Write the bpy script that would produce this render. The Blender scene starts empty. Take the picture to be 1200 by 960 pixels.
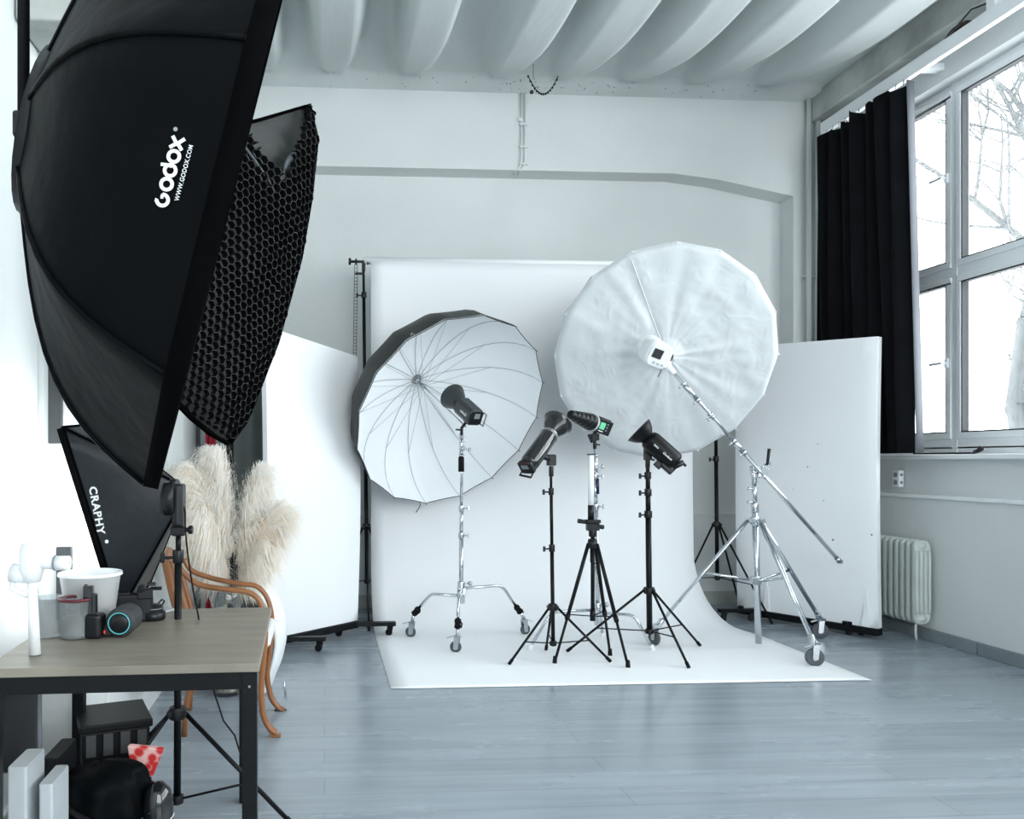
import bpy, bmesh, math, random
from mathutils import Vector, Matrix, noise
from mathutils.bvhtree import BVHTree
random.seed(7)
PI = math.pi
# ------------------------------------------------------------------ camera, world, exposure
SC = bpy.context.scene
COL = SC.collection
H, FPX, CX, CY = 1.33, 950.0, 442.0, 540.0
YAW = math.atan(0.065)
cd = bpy.data.cameras.new('camera')
cd.sensor_fit = 'HORIZONTAL'; cd.sensor_width = 36.0; cd.lens = 36.0*FPX/1200.0
cd.shift_x = (600.0-CX)/1200.0; cd.shift_y = (CY-480.0)/1200.0
cd.clip_start = 0.05; cd.clip_end = 200
cam = bpy.data.objects.new('camera', cd); COL.objects.link(cam)
cam.location = (0, 0, H); cam.rotation_euler = (PI/2, 0, -YAW)
SC.camera = cam
SC.view_settings.view_transform = 'Standard'; SC.view_settings.look = 'None'
SC.view_settings.gamma = 1.0; SC.view_settings.use_curve_mapping = False
SC.view_settings.exposure = 0.32
try:
    SC.cycles.use_denoising = True
    SC.cycles.max_bounces = 10; SC.cycles.diffuse_bounces = 5; SC.cycles.transparent_max_bounces = 16
    SC.cycles.caustics_reflective = False; SC.cycles.caustics_refractive = False
    SC.cycles.sample_clamp_indirect = 8.0
except Exception: pass
w = bpy.data.worlds.new('sky'); SC.world = w; w.use_nodes = True
bg = w.node_tree.nodes['Background']
bg.inputs[0].default_value = (0.93, 0.975, 1.0, 1); bg.inputs[1].default_value = 7.6

def area(name, loc, target, sx, sy, energy, col=(1, 1, 1)):
    l = bpy.data.lights.new(name, 'AREA'); l.shape = 'RECTANGLE'; l.size = sx; l.size_y = sy
    l.energy = energy; l.color = col
    o = bpy.data.objects.new(name, l); COL.objects.link(o); o.location = loc
    d = Vector(target)-Vector(loc); o.rotation_euler = d.to_track_quat('-Z', 'Y').to_euler()
    return o

# daylight sampling aids at the window openings (portals pass the sky's own light, they add none)
for (loc, tgt, sx, sy) in (((4.86, 1.9, 2.75), (0, 1.9, 2.75), 9.4, 2.9), ((1.95, -3.6, 2.55), (1.95, 0, 2.55), 4.5, 3.2)):
    o = area('window_portal', loc, tgt, sx, sy, 1); o.data.cycles.is_portal = True
# ------------------------------------------------------------------ helpers
FW = Vector((math.sin(YAW), math.cos(YAW), 0)); RT = Vector((math.cos(YAW), -math.sin(YAW), 0)); UP = Vector((0, 0, 1))
CAM = Vector((0, 0, H))
def at(px, py, t): return CAM + FW*t + RT*((px-CX)/FPX*t) + UP*((CY-py)/FPX*t)
def ray(px, py): return (FW + RT*((px-CX)/FPX) + UP*((CY-py)/FPX)).normalized()
def fl(px, py, z=0.0): return at(px, py, (H-z)*FPX/(py-CY))
def cdir(r, u, away): return (RT*r + UP*u + FW*away).normalized()   # direction in camera terms

def frame(d, up=UP):
    z = Vector(d).normalized()
    x = Vector(up).cross(z)
    if x.length < 1e-4: x = Vector((1, 0, 0)).cross(z)
    if x.length < 1e-4: x = Vector((0, 1, 0)).cross(z)
    x.normalize(); y = z.cross(x)
    return Matrix(((x.x, y.x, z.x), (x.y, y.y, z.y), (x.z, y.z, z.z)))

OFF = {}
class MB:
    def __init__(s): s.v = []; s.f = []; s.sm = []
    def add(s, vs, fs, sm=False):
        n = len(s.v); s.v += [Vector(v) for v in vs]
        for f in fs: s.f.append([i+n for i in f]); s.sm.append(sm)
        return s
    def box(s, c, size, M=None):
        x, y, z = [k/2 for k in size]; c = Vector(c)
        vs = [Vector((a*x, b*y, d*z)) for a in (-1, 1) for b in (-1, 1) for d in (-1, 1)]
        if M is not None: vs = [M @ v for v in vs]
        return s.add([v+c for v in vs], [(0, 1, 3, 2), (4, 6, 7, 5), (0, 4, 5, 1), (2, 3, 7, 6), (0, 2, 6, 4), (1, 5, 7, 3)])
    def rbox(s, c, size, r=0.01, M=None, n=4):
        # box with rounded vertical (local z) edges
        x, y, z = [k/2 for k in size]; r = min(r, x*.99, y*.99); pts = []
        for (sx, sy, a0) in ((1, 1, 0), (-1, 1, PI/2), (-1, -1, PI), (1, -1, 1.5*PI)):
            for k in range(n+1):
                a = a0+PI/2*k/n; pts.append((sx*(x-r)+r*math.cos(a), sy*(y-r)+r*math.sin(a)))
        return s.prism(pts, c, M, z*2, e=min(r*.4, z*.3))
    def prism(s, pts, c, M, h, e=0.0):
        # polygon extruded along local z, centred; e bevels the ends
        c = Vector(c); n = len(pts); rings = []
        cx = sum(p[0] for p in pts)/n; cy = sum(p[1] for p in pts)/n
        rad = max(1e-6, max(math.hypot(p[0]-cx, p[1]-cy) for p in pts))
        lv = [(-h/2, 1-e/rad), (-h/2+e, 1), (h/2-e, 1), (h/2, 1-e/rad)] if e > 0 else [(-h/2, 1), (h/2, 1)]
        vs = []
        for (z, k) in lv:
            for p in pts:
                v = Vector((cx+(p[0]-cx)*k, cy+(p[1]-cy)*k, z))
                if M is not None: v = M @ v
                vs.append(v+c)
        fs = []
        for l in range(len(lv)-1):
            for i in range(n): j = (i+1) % n; fs.append((l*n+i, l*n+j, (l+1)*n+j, (l+1)*n+i))
        fs.append(tuple(range(n-1, -1, -1))); fs.append(tuple((len(lv)-1)*n+i for i in range(n)))
        return s.add(vs, fs)
    def cyl(s, p0, p1, r0, r1=None, n=12, caps=True):
        r1 = r0 if r1 is None else r1
        p0 = Vector(p0); p1 = Vector(p1); M = frame(p1-p0)
        vs = []
        for (p, r) in ((p0, r0), (p1, r1)):
            for i in range(n):
                a = 2*PI*i/n; vs.append(p + M @ Vector((r*math.cos(a), r*math.sin(a), 0)))
        s.add(vs, [(i, (i+1) % n, n+(i+1) % n, n+i) for i in range(n)], True)
        if caps: s.add(vs, [tuple(range(n-1, -1, -1)), tuple(range(n, 2*n))])
        return s
    def tube(s, pts, r, n=8, closed=False, caps=True, flat=None):
        pts = [Vector(p) for p in pts]; m = len(pts)
        R = r if isinstance(r, (list, tuple)) else [r]*m
        vs = []; M = None
        for i, p in enumerate(pts):
            d = (pts[(i+1) % m] if (closed or i < m-1) else p) - (pts[i-1] if (closed or i > 0) else p)
            if d.length < 1e-9: d = Vector((0, 0, 1))
            d.normalize()
            if M is None: M = frame(d)
            else:
                x = M.col[0] - d*M.col[0].dot(d)
                x.normalize(); y = d.cross(x)
                M = Matrix(((x.x, y.x, d.x), (x.y, y.y, d.y), (x.z, y.z, d.z)))
            fx, fy = (1, 1) if flat is None else flat
            for k in range(n):
                a = 2*PI*k/n; vs.append(p + M @ Vector((R[i]*math.cos(a)*fx, R[i]*math.sin(a)*fy, 0)))
        fs = []
        for i in range(m if closed else m-1):
            j = (i+1) % m
            for k in range(n): fs.append((i*n+k, i*n+(k+1) % n, j*n+(k+1) % n, j*n+k))
        s.add(vs, fs, True)
        if caps and not closed: s.add(vs, [tuple(range(n-1, -1, -1)), tuple((m-1)*n+k for k in range(n))])
        return s
    def lathe(s, prof, o=(0, 0, 0), d=(0, 0, 1), n=24, sm=True, M=None, rot=0):
        o = Vector(o); M = frame(d) if M is None else M; vs = []
        for (r, h) in prof:
            for i in range(n):
                a = 2*PI*i/n+rot; vs.append(o + M @ Vector((r*math.cos(a), r*math.sin(a), h)))
        m = len(prof); fs = []
        for l in range(m-1):
            for i in range(n): j = (i+1) % n; fs.append((l*n+i, l*n+j, (l+1)*n+j, (l+1)*n+i))
        return s.add(vs, fs, sm)
    def ball(s, c, r, n=12, sc=(1, 1, 1), M=None):
        k = 8; prof = [(max(1e-4, math.sin(PI*i/k)), -math.cos(PI*i/k)) for i in range(k+1)]
        t = MB().lathe(prof, n=n, M=Matrix.Identity(3)); c = Vector(c)
        vs = []
        for v in t.v:
            q = Vector((v.x*sc[0]*r, v.y*sc[1]*r, v.z*sc[2]*r))
            vs.append(c + (M @ q if M is not None else q))
        return s.add(vs, t.f, True)
    def torus(s, c, d, R, r, n=24, k=6):
        M = frame(d); c = Vector(c)
        return s.tube([c + M @ Vector((R*math.cos(2*PI*i/n), R*math.sin(2*PI*i/n), 0)) for i in range(n)], r, k, closed=True)
    def grid(s, fn, nu, nv, sm=True):
        vs = [fn(i/nu, j/nv) for i in range(nu+1) for j in range(nv+1)]
        return s.add(vs, [(i*(nv+1)+j, (i+1)*(nv+1)+j, (i+1)*(nv+1)+j+1, i*(nv+1)+j+1) for i in range(nu) for j in range(nv)], sm)
    def build(s, name, mat, parent=None, solid=0.0, bevel=0.0, sub=0):
        me = bpy.data.meshes.new(name)
        off = OFF.get(parent.name, Vector((0, 0, 0))) if parent else Vector((0, 0, 0))
        me.from_pydata([tuple(v-off) for v in s.v], [], s.f)
        me.polygons.foreach_set('use_smooth', s.sm)
        me.validate(); me.update()
        b = bmesh.new(); b.from_mesh(me); bmesh.ops.remove_doubles(b, verts=b.verts, dist=1e-5)
        bmesh.ops.recalc_face_normals(b, faces=b.faces); b.to_mesh(me); b.free()
        me.materials.append(mat)
        o = bpy.data.objects.new(name, me); COL.objects.link(o)
        if parent: o.parent = parent; OFF[o.name] = off
        if solid: m = o.modifiers.new('solid', 'SOLIDIFY'); m.thickness = solid; m.offset = 0
        if bevel:
            m = o.modifiers.new('bevel', 'BEVEL'); m.width = bevel; m.segments = 2; m.limit_method = 'ANGLE'; m.angle_limit = 0.7
        if sub: m = o.modifiers.new('sub', 'SUBSURF'); m.levels = sub; m.render_levels = sub
        return o

def thing(name, label, cat, loc, group=None):
    o = bpy.data.objects.new(name, None); COL.objects.link(o); o.location = loc
    o.empty_display_size = .05
    OFF[o.name] = Vector(loc); o['label'] = label; o['category'] = cat
    if group: o['group'] = group
    return o
def tag(o, label, cat, group=None):
    o['label'] = label; o['category'] = cat
    if group: o['group'] = group
    return o
def struct(o): o['kind'] = 'structure'; return o

def srgb(r, g, b):
    f = lambda c: (c/255/12.92 if c/255 <= .04045 else ((c/255+.055)/1.055)**2.4)
    return (f(r), f(g), f(b), 1)
def pmat(name, col, rough=.5, metal=0, var=.05, scale=6, stretch=(1, 1, 1), bump=0, bscale=40, bstretch=(1, 1, 1), spec=.5,
         sheen=0, trans=0, ior=1.45, alpha=1, emit=None, estr=0, sss=0, coat=0, rvar=0):
    m = bpy.data.materials.new(name); m.use_nodes = True; nt = m.node_tree; N = nt.nodes; L = nt.links
    p = N['Principled BSDF']
    tc = N.new('ShaderNodeTexCoord'); mp = N.new('ShaderNodeMapping'); mp.inputs['Scale'].default_value = stretch
    L.new(tc.outputs['Object'], mp.inputs['Vector'])
    nz = N.new('ShaderNodeTexNoise'); nz.inputs['Scale'].default_value = scale; nz.inputs['Detail'].default_value = 5
    L.new(mp.outputs[0], nz.inputs['Vector'])
    cr = N.new('ShaderNodeValToRGB'); c = col
    cr.color_ramp.elements[0].position = .3; cr.color_ramp.elements[1].position = .7
    cr.color_ramp.elements[0].color = (c[0]*(1-var), c[1]*(1-var), c[2]*(1-var), 1)
    cr.color_ramp.elements[1].color = (min(1, c[0]*(1+var)), min(1, c[1]*(1+var)), min(1, c[2]*(1+var)), 1)
    L.new(nz.outputs[0], cr.inputs[0]); L.new(cr.outputs[0], p.inputs['Base Color'])
    p.inputs['Roughness'].default_value = rough; p.inputs['Metallic'].default_value = metal
    p.inputs['Specular IOR Level'].default_value = spec; p.inputs['IOR'].default_value = ior
    if rvar:
        mr = N.new('ShaderNodeMapRange'); mr.inputs['To Min'].default_value = max(0, rough-rvar); mr.inputs['To Max'].default_value = rough+rvar
        mr.inputs['From Min'].default_value = .3; mr.inputs['From Max'].default_value = .7
        L.new(nz.outputs[0], mr.inputs[0]); L.new(mr.outputs[0], p.inputs['Roughness'])
    if sheen: p.inputs['Sheen Weight'].default_value = sheen
    if coat: p.inputs['Coat Weight'].default_value = coat
    if trans: p.inputs['Transmission Weight'].default_value = trans
    if alpha < 1: p.inputs['Alpha'].default_value = alpha
    if sss: p.inputs['Subsurface Weight'].default_value = sss
    if emit: p.inputs['Emission Color'].default_value = emit; p.inputs['Emission Strength'].default_value = estr
    if bump:
        mp2 = N.new('ShaderNodeMapping'); mp2.inputs['Scale'].default_value = bstretch; L.new(tc.outputs['Object'], mp2.inputs['Vector'])
        n2 = N.new('ShaderNodeTexNoise'); n2.inputs['Scale'].default_value = bscale; n2.inputs['Detail'].default_value = 4
        L.new(mp2.outputs[0], n2.inputs['Vector'])
        bp = N.new('ShaderNodeBump'); bp.inputs['Strength'].default_value = bump; bp.inputs['Distance'].default_value = .02
        L.new(n2.outputs[0], bp.inputs['Height']); L.new(bp.outputs[0], p.inputs['Normal'])
    return m

M = {}
M['wall'] = pmat('wall_plaster', (.66, .69, .69, 1), .55, var=.03, scale=1.6, bump=.12, bscale=18)
M['wallgrey'] = pmat('bare_concrete', (.42, .44, .42, 1), .8, var=.25, scale=3, bump=.5, bscale=14)
M['ceil'] = pmat('ceiling_paint', (.53, .57, .57, 1), .6, var=.10, scale=1.4, stretch=(1, .35, 1), bump=.35, bscale=7, bstretch=(1, .3, 1))
M['sillw'] = pmat('sill_paint', (.80, .83, .84, 1), .35)
M['skirt'] = pmat('skirting_paint', (.20, .23, .25, 1), .45, var=.12)
M['paper'] = pmat('backdrop_paper', (.88, .90, .92, 1), .75, var=.008, scale=1.0, spec=.25)
M['foam'] = pmat('foam_board', (.86, .88, .90, 1), .5, var=.01, scale=3, bump=.03, bscale=5)
M['blackmetal'] = pmat('black_painted_metal', (.004, .005, .006, 1), .40, var=.1, spec=.22)
M['blackmatte'] = pmat('black_rubber', (.007, .007, .008, 1), .75, var=.15, spec=.2)
M['blackplastic'] = pmat('black_plastic', (.007, .008, .010, 1), .35, var=.1, scale=30, spec=.35)
M['gloss'] = pmat('glossy_black', (.010, .011, .013, 1), .14, var=.05, coat=.5)
M['fabric'] = pmat('softbox_nylon', (.0030, .0038, .0045, 1), .45, var=.3, scale=2, bump=.9, bscale=3.2, spec=.035)
M['fabric2'] = pmat('nylon_charcoal', (.013, .016, .020, 1), .42, var=.2, scale=3, bump=.55, bscale=6, spec=.4)
M['fabedge'] = pmat('velvet_black', (.0018, .0018, .0022, 1), .8, var=.2, spec=.02)
M['gridcloth'] = pmat('grid_webbing', (.006, .006, .007, 1), .5, var=.3, spec=.4)
M['velcro'] = pmat('velcro_grey', (.075, .09, .10, 1), .6, var=.25, scale=20)
M['greydiff'] = pmat('grey_inner_cloth', (.020, .024, .023, 1), .42, var=.1, scale=3, bump=.4, bscale=5)
M['umbblack'] = pmat('umbrella_black', (.014, .018, .016, 1), .5, var=.2, scale=5, bump=.3, bscale=6)
M['chrome'] = pmat('chrome', (.60, .63, .66, 1), .10, metal=1, var=.03, scale=12)
M['steel'] = pmat('brushed_steel', (.50, .53, .55, 1), .30, metal=1, var=.1, scale=20)
M['wheel'] = pmat('grey_wheel_rubber', (.08, .09, .10, 1), .6)
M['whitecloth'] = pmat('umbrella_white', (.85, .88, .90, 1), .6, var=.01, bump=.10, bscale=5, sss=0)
M['lettering'] = pmat('white_print', (.82, .84, .84, 1), .5, var=.02)
M['greyprint'] = pmat('grey_print', (.30, .32, .32, 1), .5)
M['curtain'] = pmat('black_curtain', (.0035, .004, .0055, 1), .85, var=.3, spec=.15)
M['lining'] = pmat('curtain_lining', (.14, .15, .17, 1), .8)
M['frame'] = pmat('window_frame_white', (.80, .83, .85, 1), .3, var=.015)
M['gasket'] = pmat('window_gasket', (.03, .035, .04, 1), .6)
M['radiator'] = pmat('radiator_enamel', (.56, .60, .58, 1), .38, var=.05, bump=.06, bscale=20)
M['plasticw'] = pmat('white_plastic', (.82, .84, .85, 1), .3, var=.02)
M['tubew'] = pmat('tube_diffuser', (.88, .90, .92, 1), .35, var=.01)
M['navy'] = pmat('navy_band', (.012, .015, .06, 1), .4)
M['seat'] = pmat('white_seat_cloth', (.78, .78, .76, 1), .8, bump=.2, bscale=60)
M['chairwood'] = pmat('chair_wood', (.235, .095, .035, 1), .35, var=.35, scale=5, stretch=(1, 1, .3), bump=.1)
M['capblack'] = pmat('scuffed_cap', (.03, .02, .012, 1), .5, var=.5, scale=25)
def fluff(name, c):
    m = bpy.data.materials.new(name); m.use_nodes = True; N = m.node_tree.nodes; L = m.node_tree.links; N.clear()
    o = N.new('ShaderNodeOutputMaterial'); d = N.new('ShaderNodeBsdfDiffuse'); t = N.new('ShaderNodeBsdfTranslucent'); x = N.new('ShaderNodeMixShader'); x.inputs[0].default_value = .45
    tc = N.new('ShaderNodeTexCoord'); nz = N.new('ShaderNodeTexNoise'); nz.inputs['Scale'].default_value = 9; L.new(tc.outputs['Object'], nz.inputs['Vector'])
    cr = N.new('ShaderNodeValToRGB'); cr.color_ramp.elements[0].color = (c[0]*.97, c[1]*.95, c[2]*.92, 1); cr.color_ramp.elements[1].color = c; L.new(nz.outputs[0], cr.inputs[0])
    L.new(cr.outputs[0], d.inputs[0]); L.new(cr.outputs[0], t.inputs[0]); L.new(d.outputs[0], x.inputs[1]); L.new(t.outputs[0], x.inputs[2]); L.new(x.outputs[0], o.inputs[0]); return m
M['pampas'] = pmat('pampas_fluff', (.93, .90, .83, 1), .9, var=.12, scale=9, spec=.1)
M['pampasb'] = pmat('pampas_fluff_tan', (.80, .66, .50, 1), .9, var=.2, scale=9, spec=.1)
M['pampas'] = fluff('pampas_cream', (1, .99, .965, 1)); M['pampasb'] = fluff('pampas_tan', (.93, .80, .64, 1))
M['stem'] = pmat('dry_stem', (.52, .44, .28, 1), .8, var=.15)
M['red'] = pmat('red_cloth', (.30, .006, .016, 1), .6, var=.2)
M['greycloth'] = pmat('grey_cloth', (.10, .115, .115, 1), .75, var=.12, scale=3)
M['blackcloth'] = pmat('black_cloth', (.006, .007, .008, 1), .8)
M['darkpanel'] = pmat('dark_panel', (.035, .04, .043, 1), .5, var=.15)
M['crate'] = pmat('crate_plastic', (.006, .007, .008, 1), .45, var=.1, spec=.2)
M['crateend'] = pmat('crate_slot_plastic', (.05, .055, .06, 1), .4, var=.1)
M['boxw'] = pmat('box_pale', (.45, .48, .50, 1), .5, var=.08)
M['boxg'] = pmat('box_grey', (.20, .22, .24, 1), .45, var=.1)
M['lcd'] = pmat('lcd_green', (.12, .45, .26, 1), .3, emit=(.15, .75, .4, 1), estr=.25)
M['cyan'] = pmat('cyan_ring', (.05, .35, .38, 1), .3, emit=(.15, .75, .8, 1), estr=.3)
M['redled'] = pmat('red_led', (.6, .03, .02, 1), .4, emit=(1, .08, .04, 1), estr=.7)
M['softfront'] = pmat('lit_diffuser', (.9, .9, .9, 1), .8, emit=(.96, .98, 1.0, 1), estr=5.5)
M['bark'] = pmat('bare_bark', (.07, .078, .08, 1), .9, var=.25, scale=4)
M['stain'] = pmat('dark_stain', (.05, .05, .05, 1), .8)
M['scar'] = pmat('exposed_hole', (.035, .022, .018, 1), .9, var=.4, scale=30)
M['fabricmesh'] = pmat('speaker_mesh', (.03, .033, .038, 1), .7, var=.15, scale=60, bump=.2, bscale=200)

def glassmat(name, tint, gl=.08, op=0.0):
    m = bpy.data.materials.new(name); m.use_nodes = True; nt = m.node_tree; N = nt.nodes; L = nt.links; N.clear()
    out = N.new('ShaderNodeOutputMaterial'); tr = N.new('ShaderNodeBsdfTransparent'); tr.inputs[0].default_value = tint
    g = N.new('ShaderNodeBsdfGlossy'); g.inputs['Roughness'].default_value = .05
    lw = N.new('ShaderNodeLayerWeight'); lw.inputs[0].default_value = .25
    mx = N.new('ShaderNodeMixShader'); mm = N.new('ShaderNodeMath'); mm.operation = 'MULTIPLY_ADD'; mm.inputs[1].default_value = .5; mm.inputs[2].default_value = gl
    L.new(lw.outputs['Fresnel'], mm.inputs[0]); L.new(mm.outputs[0], mx.inputs[0]); L.new(tr.outputs[0], mx.inputs[1]); L.new(g.outputs[0], mx.inputs[2])
    last = mx
    if op:
        nz = N.new('ShaderNodeTexNoise'); nz.inputs['Scale'].default_value = 12
        d = N.new('ShaderNodeBsdfDiffuse'); d.inputs[0].default_value = (.7, .74, .76, 1)
        m2 = N.new('ShaderNodeMixShader'); mq = N.new('ShaderNodeMath'); mq.operation = 'MULTIPLY_ADD'; mq.inputs[1].default_value = .15; mq.inputs[2].default_value = op-.07
        L.new(nz.outputs[0], mq.inputs[0]); L.new(mq.outputs[0], m2.inputs[0]); L.new(mx.outputs[0], m2.inputs[1]); L.new(d.outputs[0], m2.inputs[2]); last = m2
    L.new(last.outputs[0], out.inputs[0]); return m
M['glass'] = glassmat('window_glass', (.97, .98, .98, 1), .02)
M['clear'] = glassmat('clear_glass', (.93, .95, .95, 1), .06)
M['clearplastic'] = glassmat('cloudy_plastic', (.93, .95, .96, 1), .04, .20)

def floormat():
    m = pmat('painted_boards', (.285, .325, .365, 1), .24, var=.10, scale=2.2, stretch=(.35, 1.6, 1), spec=.5, rvar=.10)
    nt = m.node_tree; N = nt.nodes; L = nt.links; p = N['Principled BSDF']
    tc = [n for n in N if n.type == 'TEX_COORD'][0]
    br = N.new('ShaderNodeTexBrick'); br.inputs['Scale'].default_value = 1; br.offset = .5
    br.inputs['Brick Width'].default_value = 2.4; br.inputs['Row Height'].default_value = .17; br.inputs['Mortar Size'].default_value = .004
    br.inputs['Mortar Smooth'].default_value = .3
    br.inputs['Color1'].default_value = (1, 1, 1, 1); br.inputs['Color2'].default_value = (.95, .955, .96, 1); br.inputs['Mortar'].default_value = (.80, .81, .82, 1)
    L.new(tc.outputs['Object'], br.inputs['Vector'])
    old = p.inputs['Base Color'].links[0].from_socket
    mx = N.new('ShaderNodeMix'); mx.data_type = 'RGBA'; mx.blend_type = 'MULTIPLY'; mx.inputs['Factor'].default_value = 1
    L.new(old, mx.inputs['A']); L.new(br.outputs['Color'], mx.inputs['B'])
    # long worn streaks along the boards
    mp = N.new('ShaderNodeMapping'); mp.inputs['Scale'].default_value = (.5, 9, 1); L.new(tc.outputs['Object'], mp.inputs['Vector'])
    n3 = N.new('ShaderNodeTexNoise'); n3.inputs['Scale'].default_value = 1.6; n3.inputs['Detail'].default_value = 6; L.new(mp.outputs[0], n3.inputs['Vector'])
    cr = N.new('ShaderNodeValToRGB'); cr.color_ramp.elements[0].position = .35; cr.color_ramp.elements[1].position = .62
    cr.color_ramp.elements[0].color = (.84, .85, .86, 1); cr.color_ramp.elements[1].color = (1.08, 1.12, 1.12, 1); L.new(n3.outputs[0], cr.inputs[0])
    m2 = N.new('ShaderNodeMix'); m2.data_type = 'RGBA'; m2.blend_type = 'MULTIPLY'; m2.inputs['Factor'].default_value = .6
    L.new(mx.outputs['Result'], m2.inputs['A']); L.new(cr.outputs[0], m2.inputs['B'])
    L.new(m2.outputs['Result'], p.inputs['Base Color'])
    return m
M['floor'] = floormat()
def woodtop():
    m = pmat('laminate_oak', (.21, .19, .15, 1), .42, var=.16, scale=3.2, stretch=(1.2, 6, 1), bump=.05)
    return m
M['tabletop'] = woodtop()
def redfloral():
    m = bpy.data.materials.new('red_floral'); m.use_nodes = True; N = m.node_tree.nodes; L = m.node_tree.links; p = N['Principled BSDF']
    tc = N.new('ShaderNodeTexCoord'); v = N.new('ShaderNodeTexVoronoi'); v.inputs['Scale'].default_value = 28; L.new(tc.outputs['Object'], v.inputs['Vector'])
    cr = N.new('ShaderNodeValToRGB'); cr.color_ramp.elements[0].color = (.55, .02, .02, 1); cr.color_ramp.elements[1].color = (.75, .45, .42, 1)
    cr.color_ramp.elements[0].position = .35; cr.color_ramp.elements[1].position = .6
    L.new(v.outputs['Distance'], cr.inputs[0]); L.new(cr.outputs[0], p.inputs['Base Color']); return m
M['floral'] = redfloral()

def text_tris(body, size=1.0, spacing=1.0, bold=0.0):
    c = bpy.data.curves.new('t', 'FONT'); c.body = body; c.size = size; c.space_character = spacing; c.offset = bold; c.resolution_u = 3
    o = bpy.data.objects.new('t', c); COL.objects.link(o); bpy.context.view_layer.update()
    dg = bpy.context.evaluated_depsgraph_get(); oe = o.evaluated_get(dg); me = oe.to_mesh(); me.calc_loop_triangles()
    vs = [v.co.copy() for v in me.vertices]; fs = [tuple(t.vertices) for t in me.loop_triangles]
    oe.to_mesh_clear(); bpy.data.objects.remove(o); bpy.data.curves.remove(c)
    x0 = min(v.x for v in vs); x1 = max(v.x for v in vs)
    return [(v.x-x0, v.y) for v in vs], fs, x1-x0
def stroke(pts, w):
    # flat ribbon through 2D points
    n = len(pts); L = []; Rr = []
    for i, p in enumerate(pts):
        a = Vector(pts[max(0, i-1)]); b = Vector(pts[min(n-1, i+1)]); d = (b-a).normalized(); nn = Vector((-d.y, d.x))*w/2
        L.append((p[0]+nn.x, p[1]+nn.y)); Rr.append((p[0]-nn.x, p[1]-nn.y))
    return L+Rr, [(i, i+1, n+i+1, n+i) for i in range(n-1)]
def decal(name, shapes, tree, mapper, mat, parent, lift=.0025):
    # print shapes (2D verts, faces) on a surface found by looking from the camera spot
    mb = MB()
    for vs, fs in shapes:
        out = []; ok = True
        for v in vs:
            px, py = mapper(v[0], v[1]); d = ray(px, py)
            hit = tree.ray_cast(CAM, d)
            if hit[0] is None: ok = False; break
            nrm = hit[1] if hit[1].dot(d) < 0 else -hit[1]
            out.append(hit[0]+nrm*lift)
        if ok: mb.add(out, fs)
    return mb.build(name, mat, parent)
def plane_text(name, body, origin, ex, ey, height, mat, parent, width=None, bold=.02):
    vs, fs, wd = text_tris(body, 1.0, 1.0, bold); k = height/.7; kx = (width/wd) if width else k
    mb = MB(); o = Vector(origin); ex = Vector(ex).normalized(); ey = Vector(ey).normalized()
    mb.add([o+ex*(v[0]*kx)+ey*(v[1]*k) for v in vs], fs)
    return mb.build(name, mat, parent)

# ------------------------------------------------------------------ structure
XL, XR, YB = -.955, 4.50, 7.12
YF = -3.4
mb = MB(); mb.add([(XL-.3, YF, 0), (XR+.3, YF, 0), (XR+.3, YB+.4, 0), (XL-.3, YB+.4, 0)], [(0, 1, 2, 3)])
mb.add([(XL-.3, YF, -.1), (XR+.3, YF, -.1), (XR+.3, YB+.4, -.1), (XL-.3, YB+.4, -.1)], [(3, 2, 1, 0)])
struct(mb.build('floor', M['floor']))
# ceiling with haunched ribs that die out before the back wall
BX = [-1.1, -.50, .08, .74, 1.50, 2.05, 2.64, 3.21, 3.84]
def cz(x, y):
    if y > 6.90: return 4.60
    q = max(0, (y-5.2)/1.7); k = 1-q**2.1; wd = max(.04, math.sqrt(max(0, 1-q**3)))
    d = 0
    for b in BX:
        a = abs(x-b)/wd
        d = max(d, 1 if a < .13 else (0 if a > .265 else .5+.5*math.cos(PI*(a-.13)/.135)))
    return 4.63 - (.305*k*d)
xs = [XL-.3+(XR+.6-XL)*i/230 for i in range(231)]
ys = [YF, 0, 2, 3.5, 4.5]+[5.0+.1*i for i in range(19)]+[6.899, 6.901, YB+.4]
mb = MB(); vs = [(x, y, cz(x, y)) for x in xs for y in ys]; n = len(ys)
mb.add(vs, [(i*n+j, i*n+j+1, (i+1)*n+j+1, (i+1)*n+j) for i in range(len(xs)-1) for j in range(n-1)], True)
mb.add([(XL-.3, YF, 4.8), (XR+.3, YF, 4.8), (XR+.3, YB+.4, 4.8), (XL-.3, YB+.4, 4.8)], [(0, 1, 2, 3)])
struct(mb.build('ceiling', M['ceil']))
# back wall: recessed face, thicker surround with a chamfered corner
mb = MB(); mb.box(((XL+XR)/2, YB+.32, 2.3), (XR-XL+.6, .2, 4.8))
struct(mb.build('wall_back', M['wall']))
XJ = 4.26
def slab(poly, y0, y1):
    m_ = MB(); k = len(poly)
    m_.add([(p[0], y0, p[1]) for p in poly]+[(p[0], y1, p[1]) for p in poly],
           [(i, (i+1) % k, k+(i+1) % k, k+i) for i in range(k)])
    return m_, k
poly = [(XL-.3, 3.91), (3.15, 3.92), (3.55, 3.875), (XJ, 3.74), (XJ, 0), (XR+.3, 0), (XR+.3, 4.7), (XL-.3, 4.7)]
m_ = MB(); k = len(poly)
fr = [(p[0], YB, p[1]) for p in poly]; bk = [(p[0], YB+.225, p[1]) for p in poly]
m_.add(fr+bk, [(i, (i+1) % k, k+(i+1) % k, k+i) for i in range(k)] + [(7, 0, 1, 2, 3, 6), (3, 4, 5, 6)])
struct(m_.build('wall_surround', M['wall']))
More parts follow.
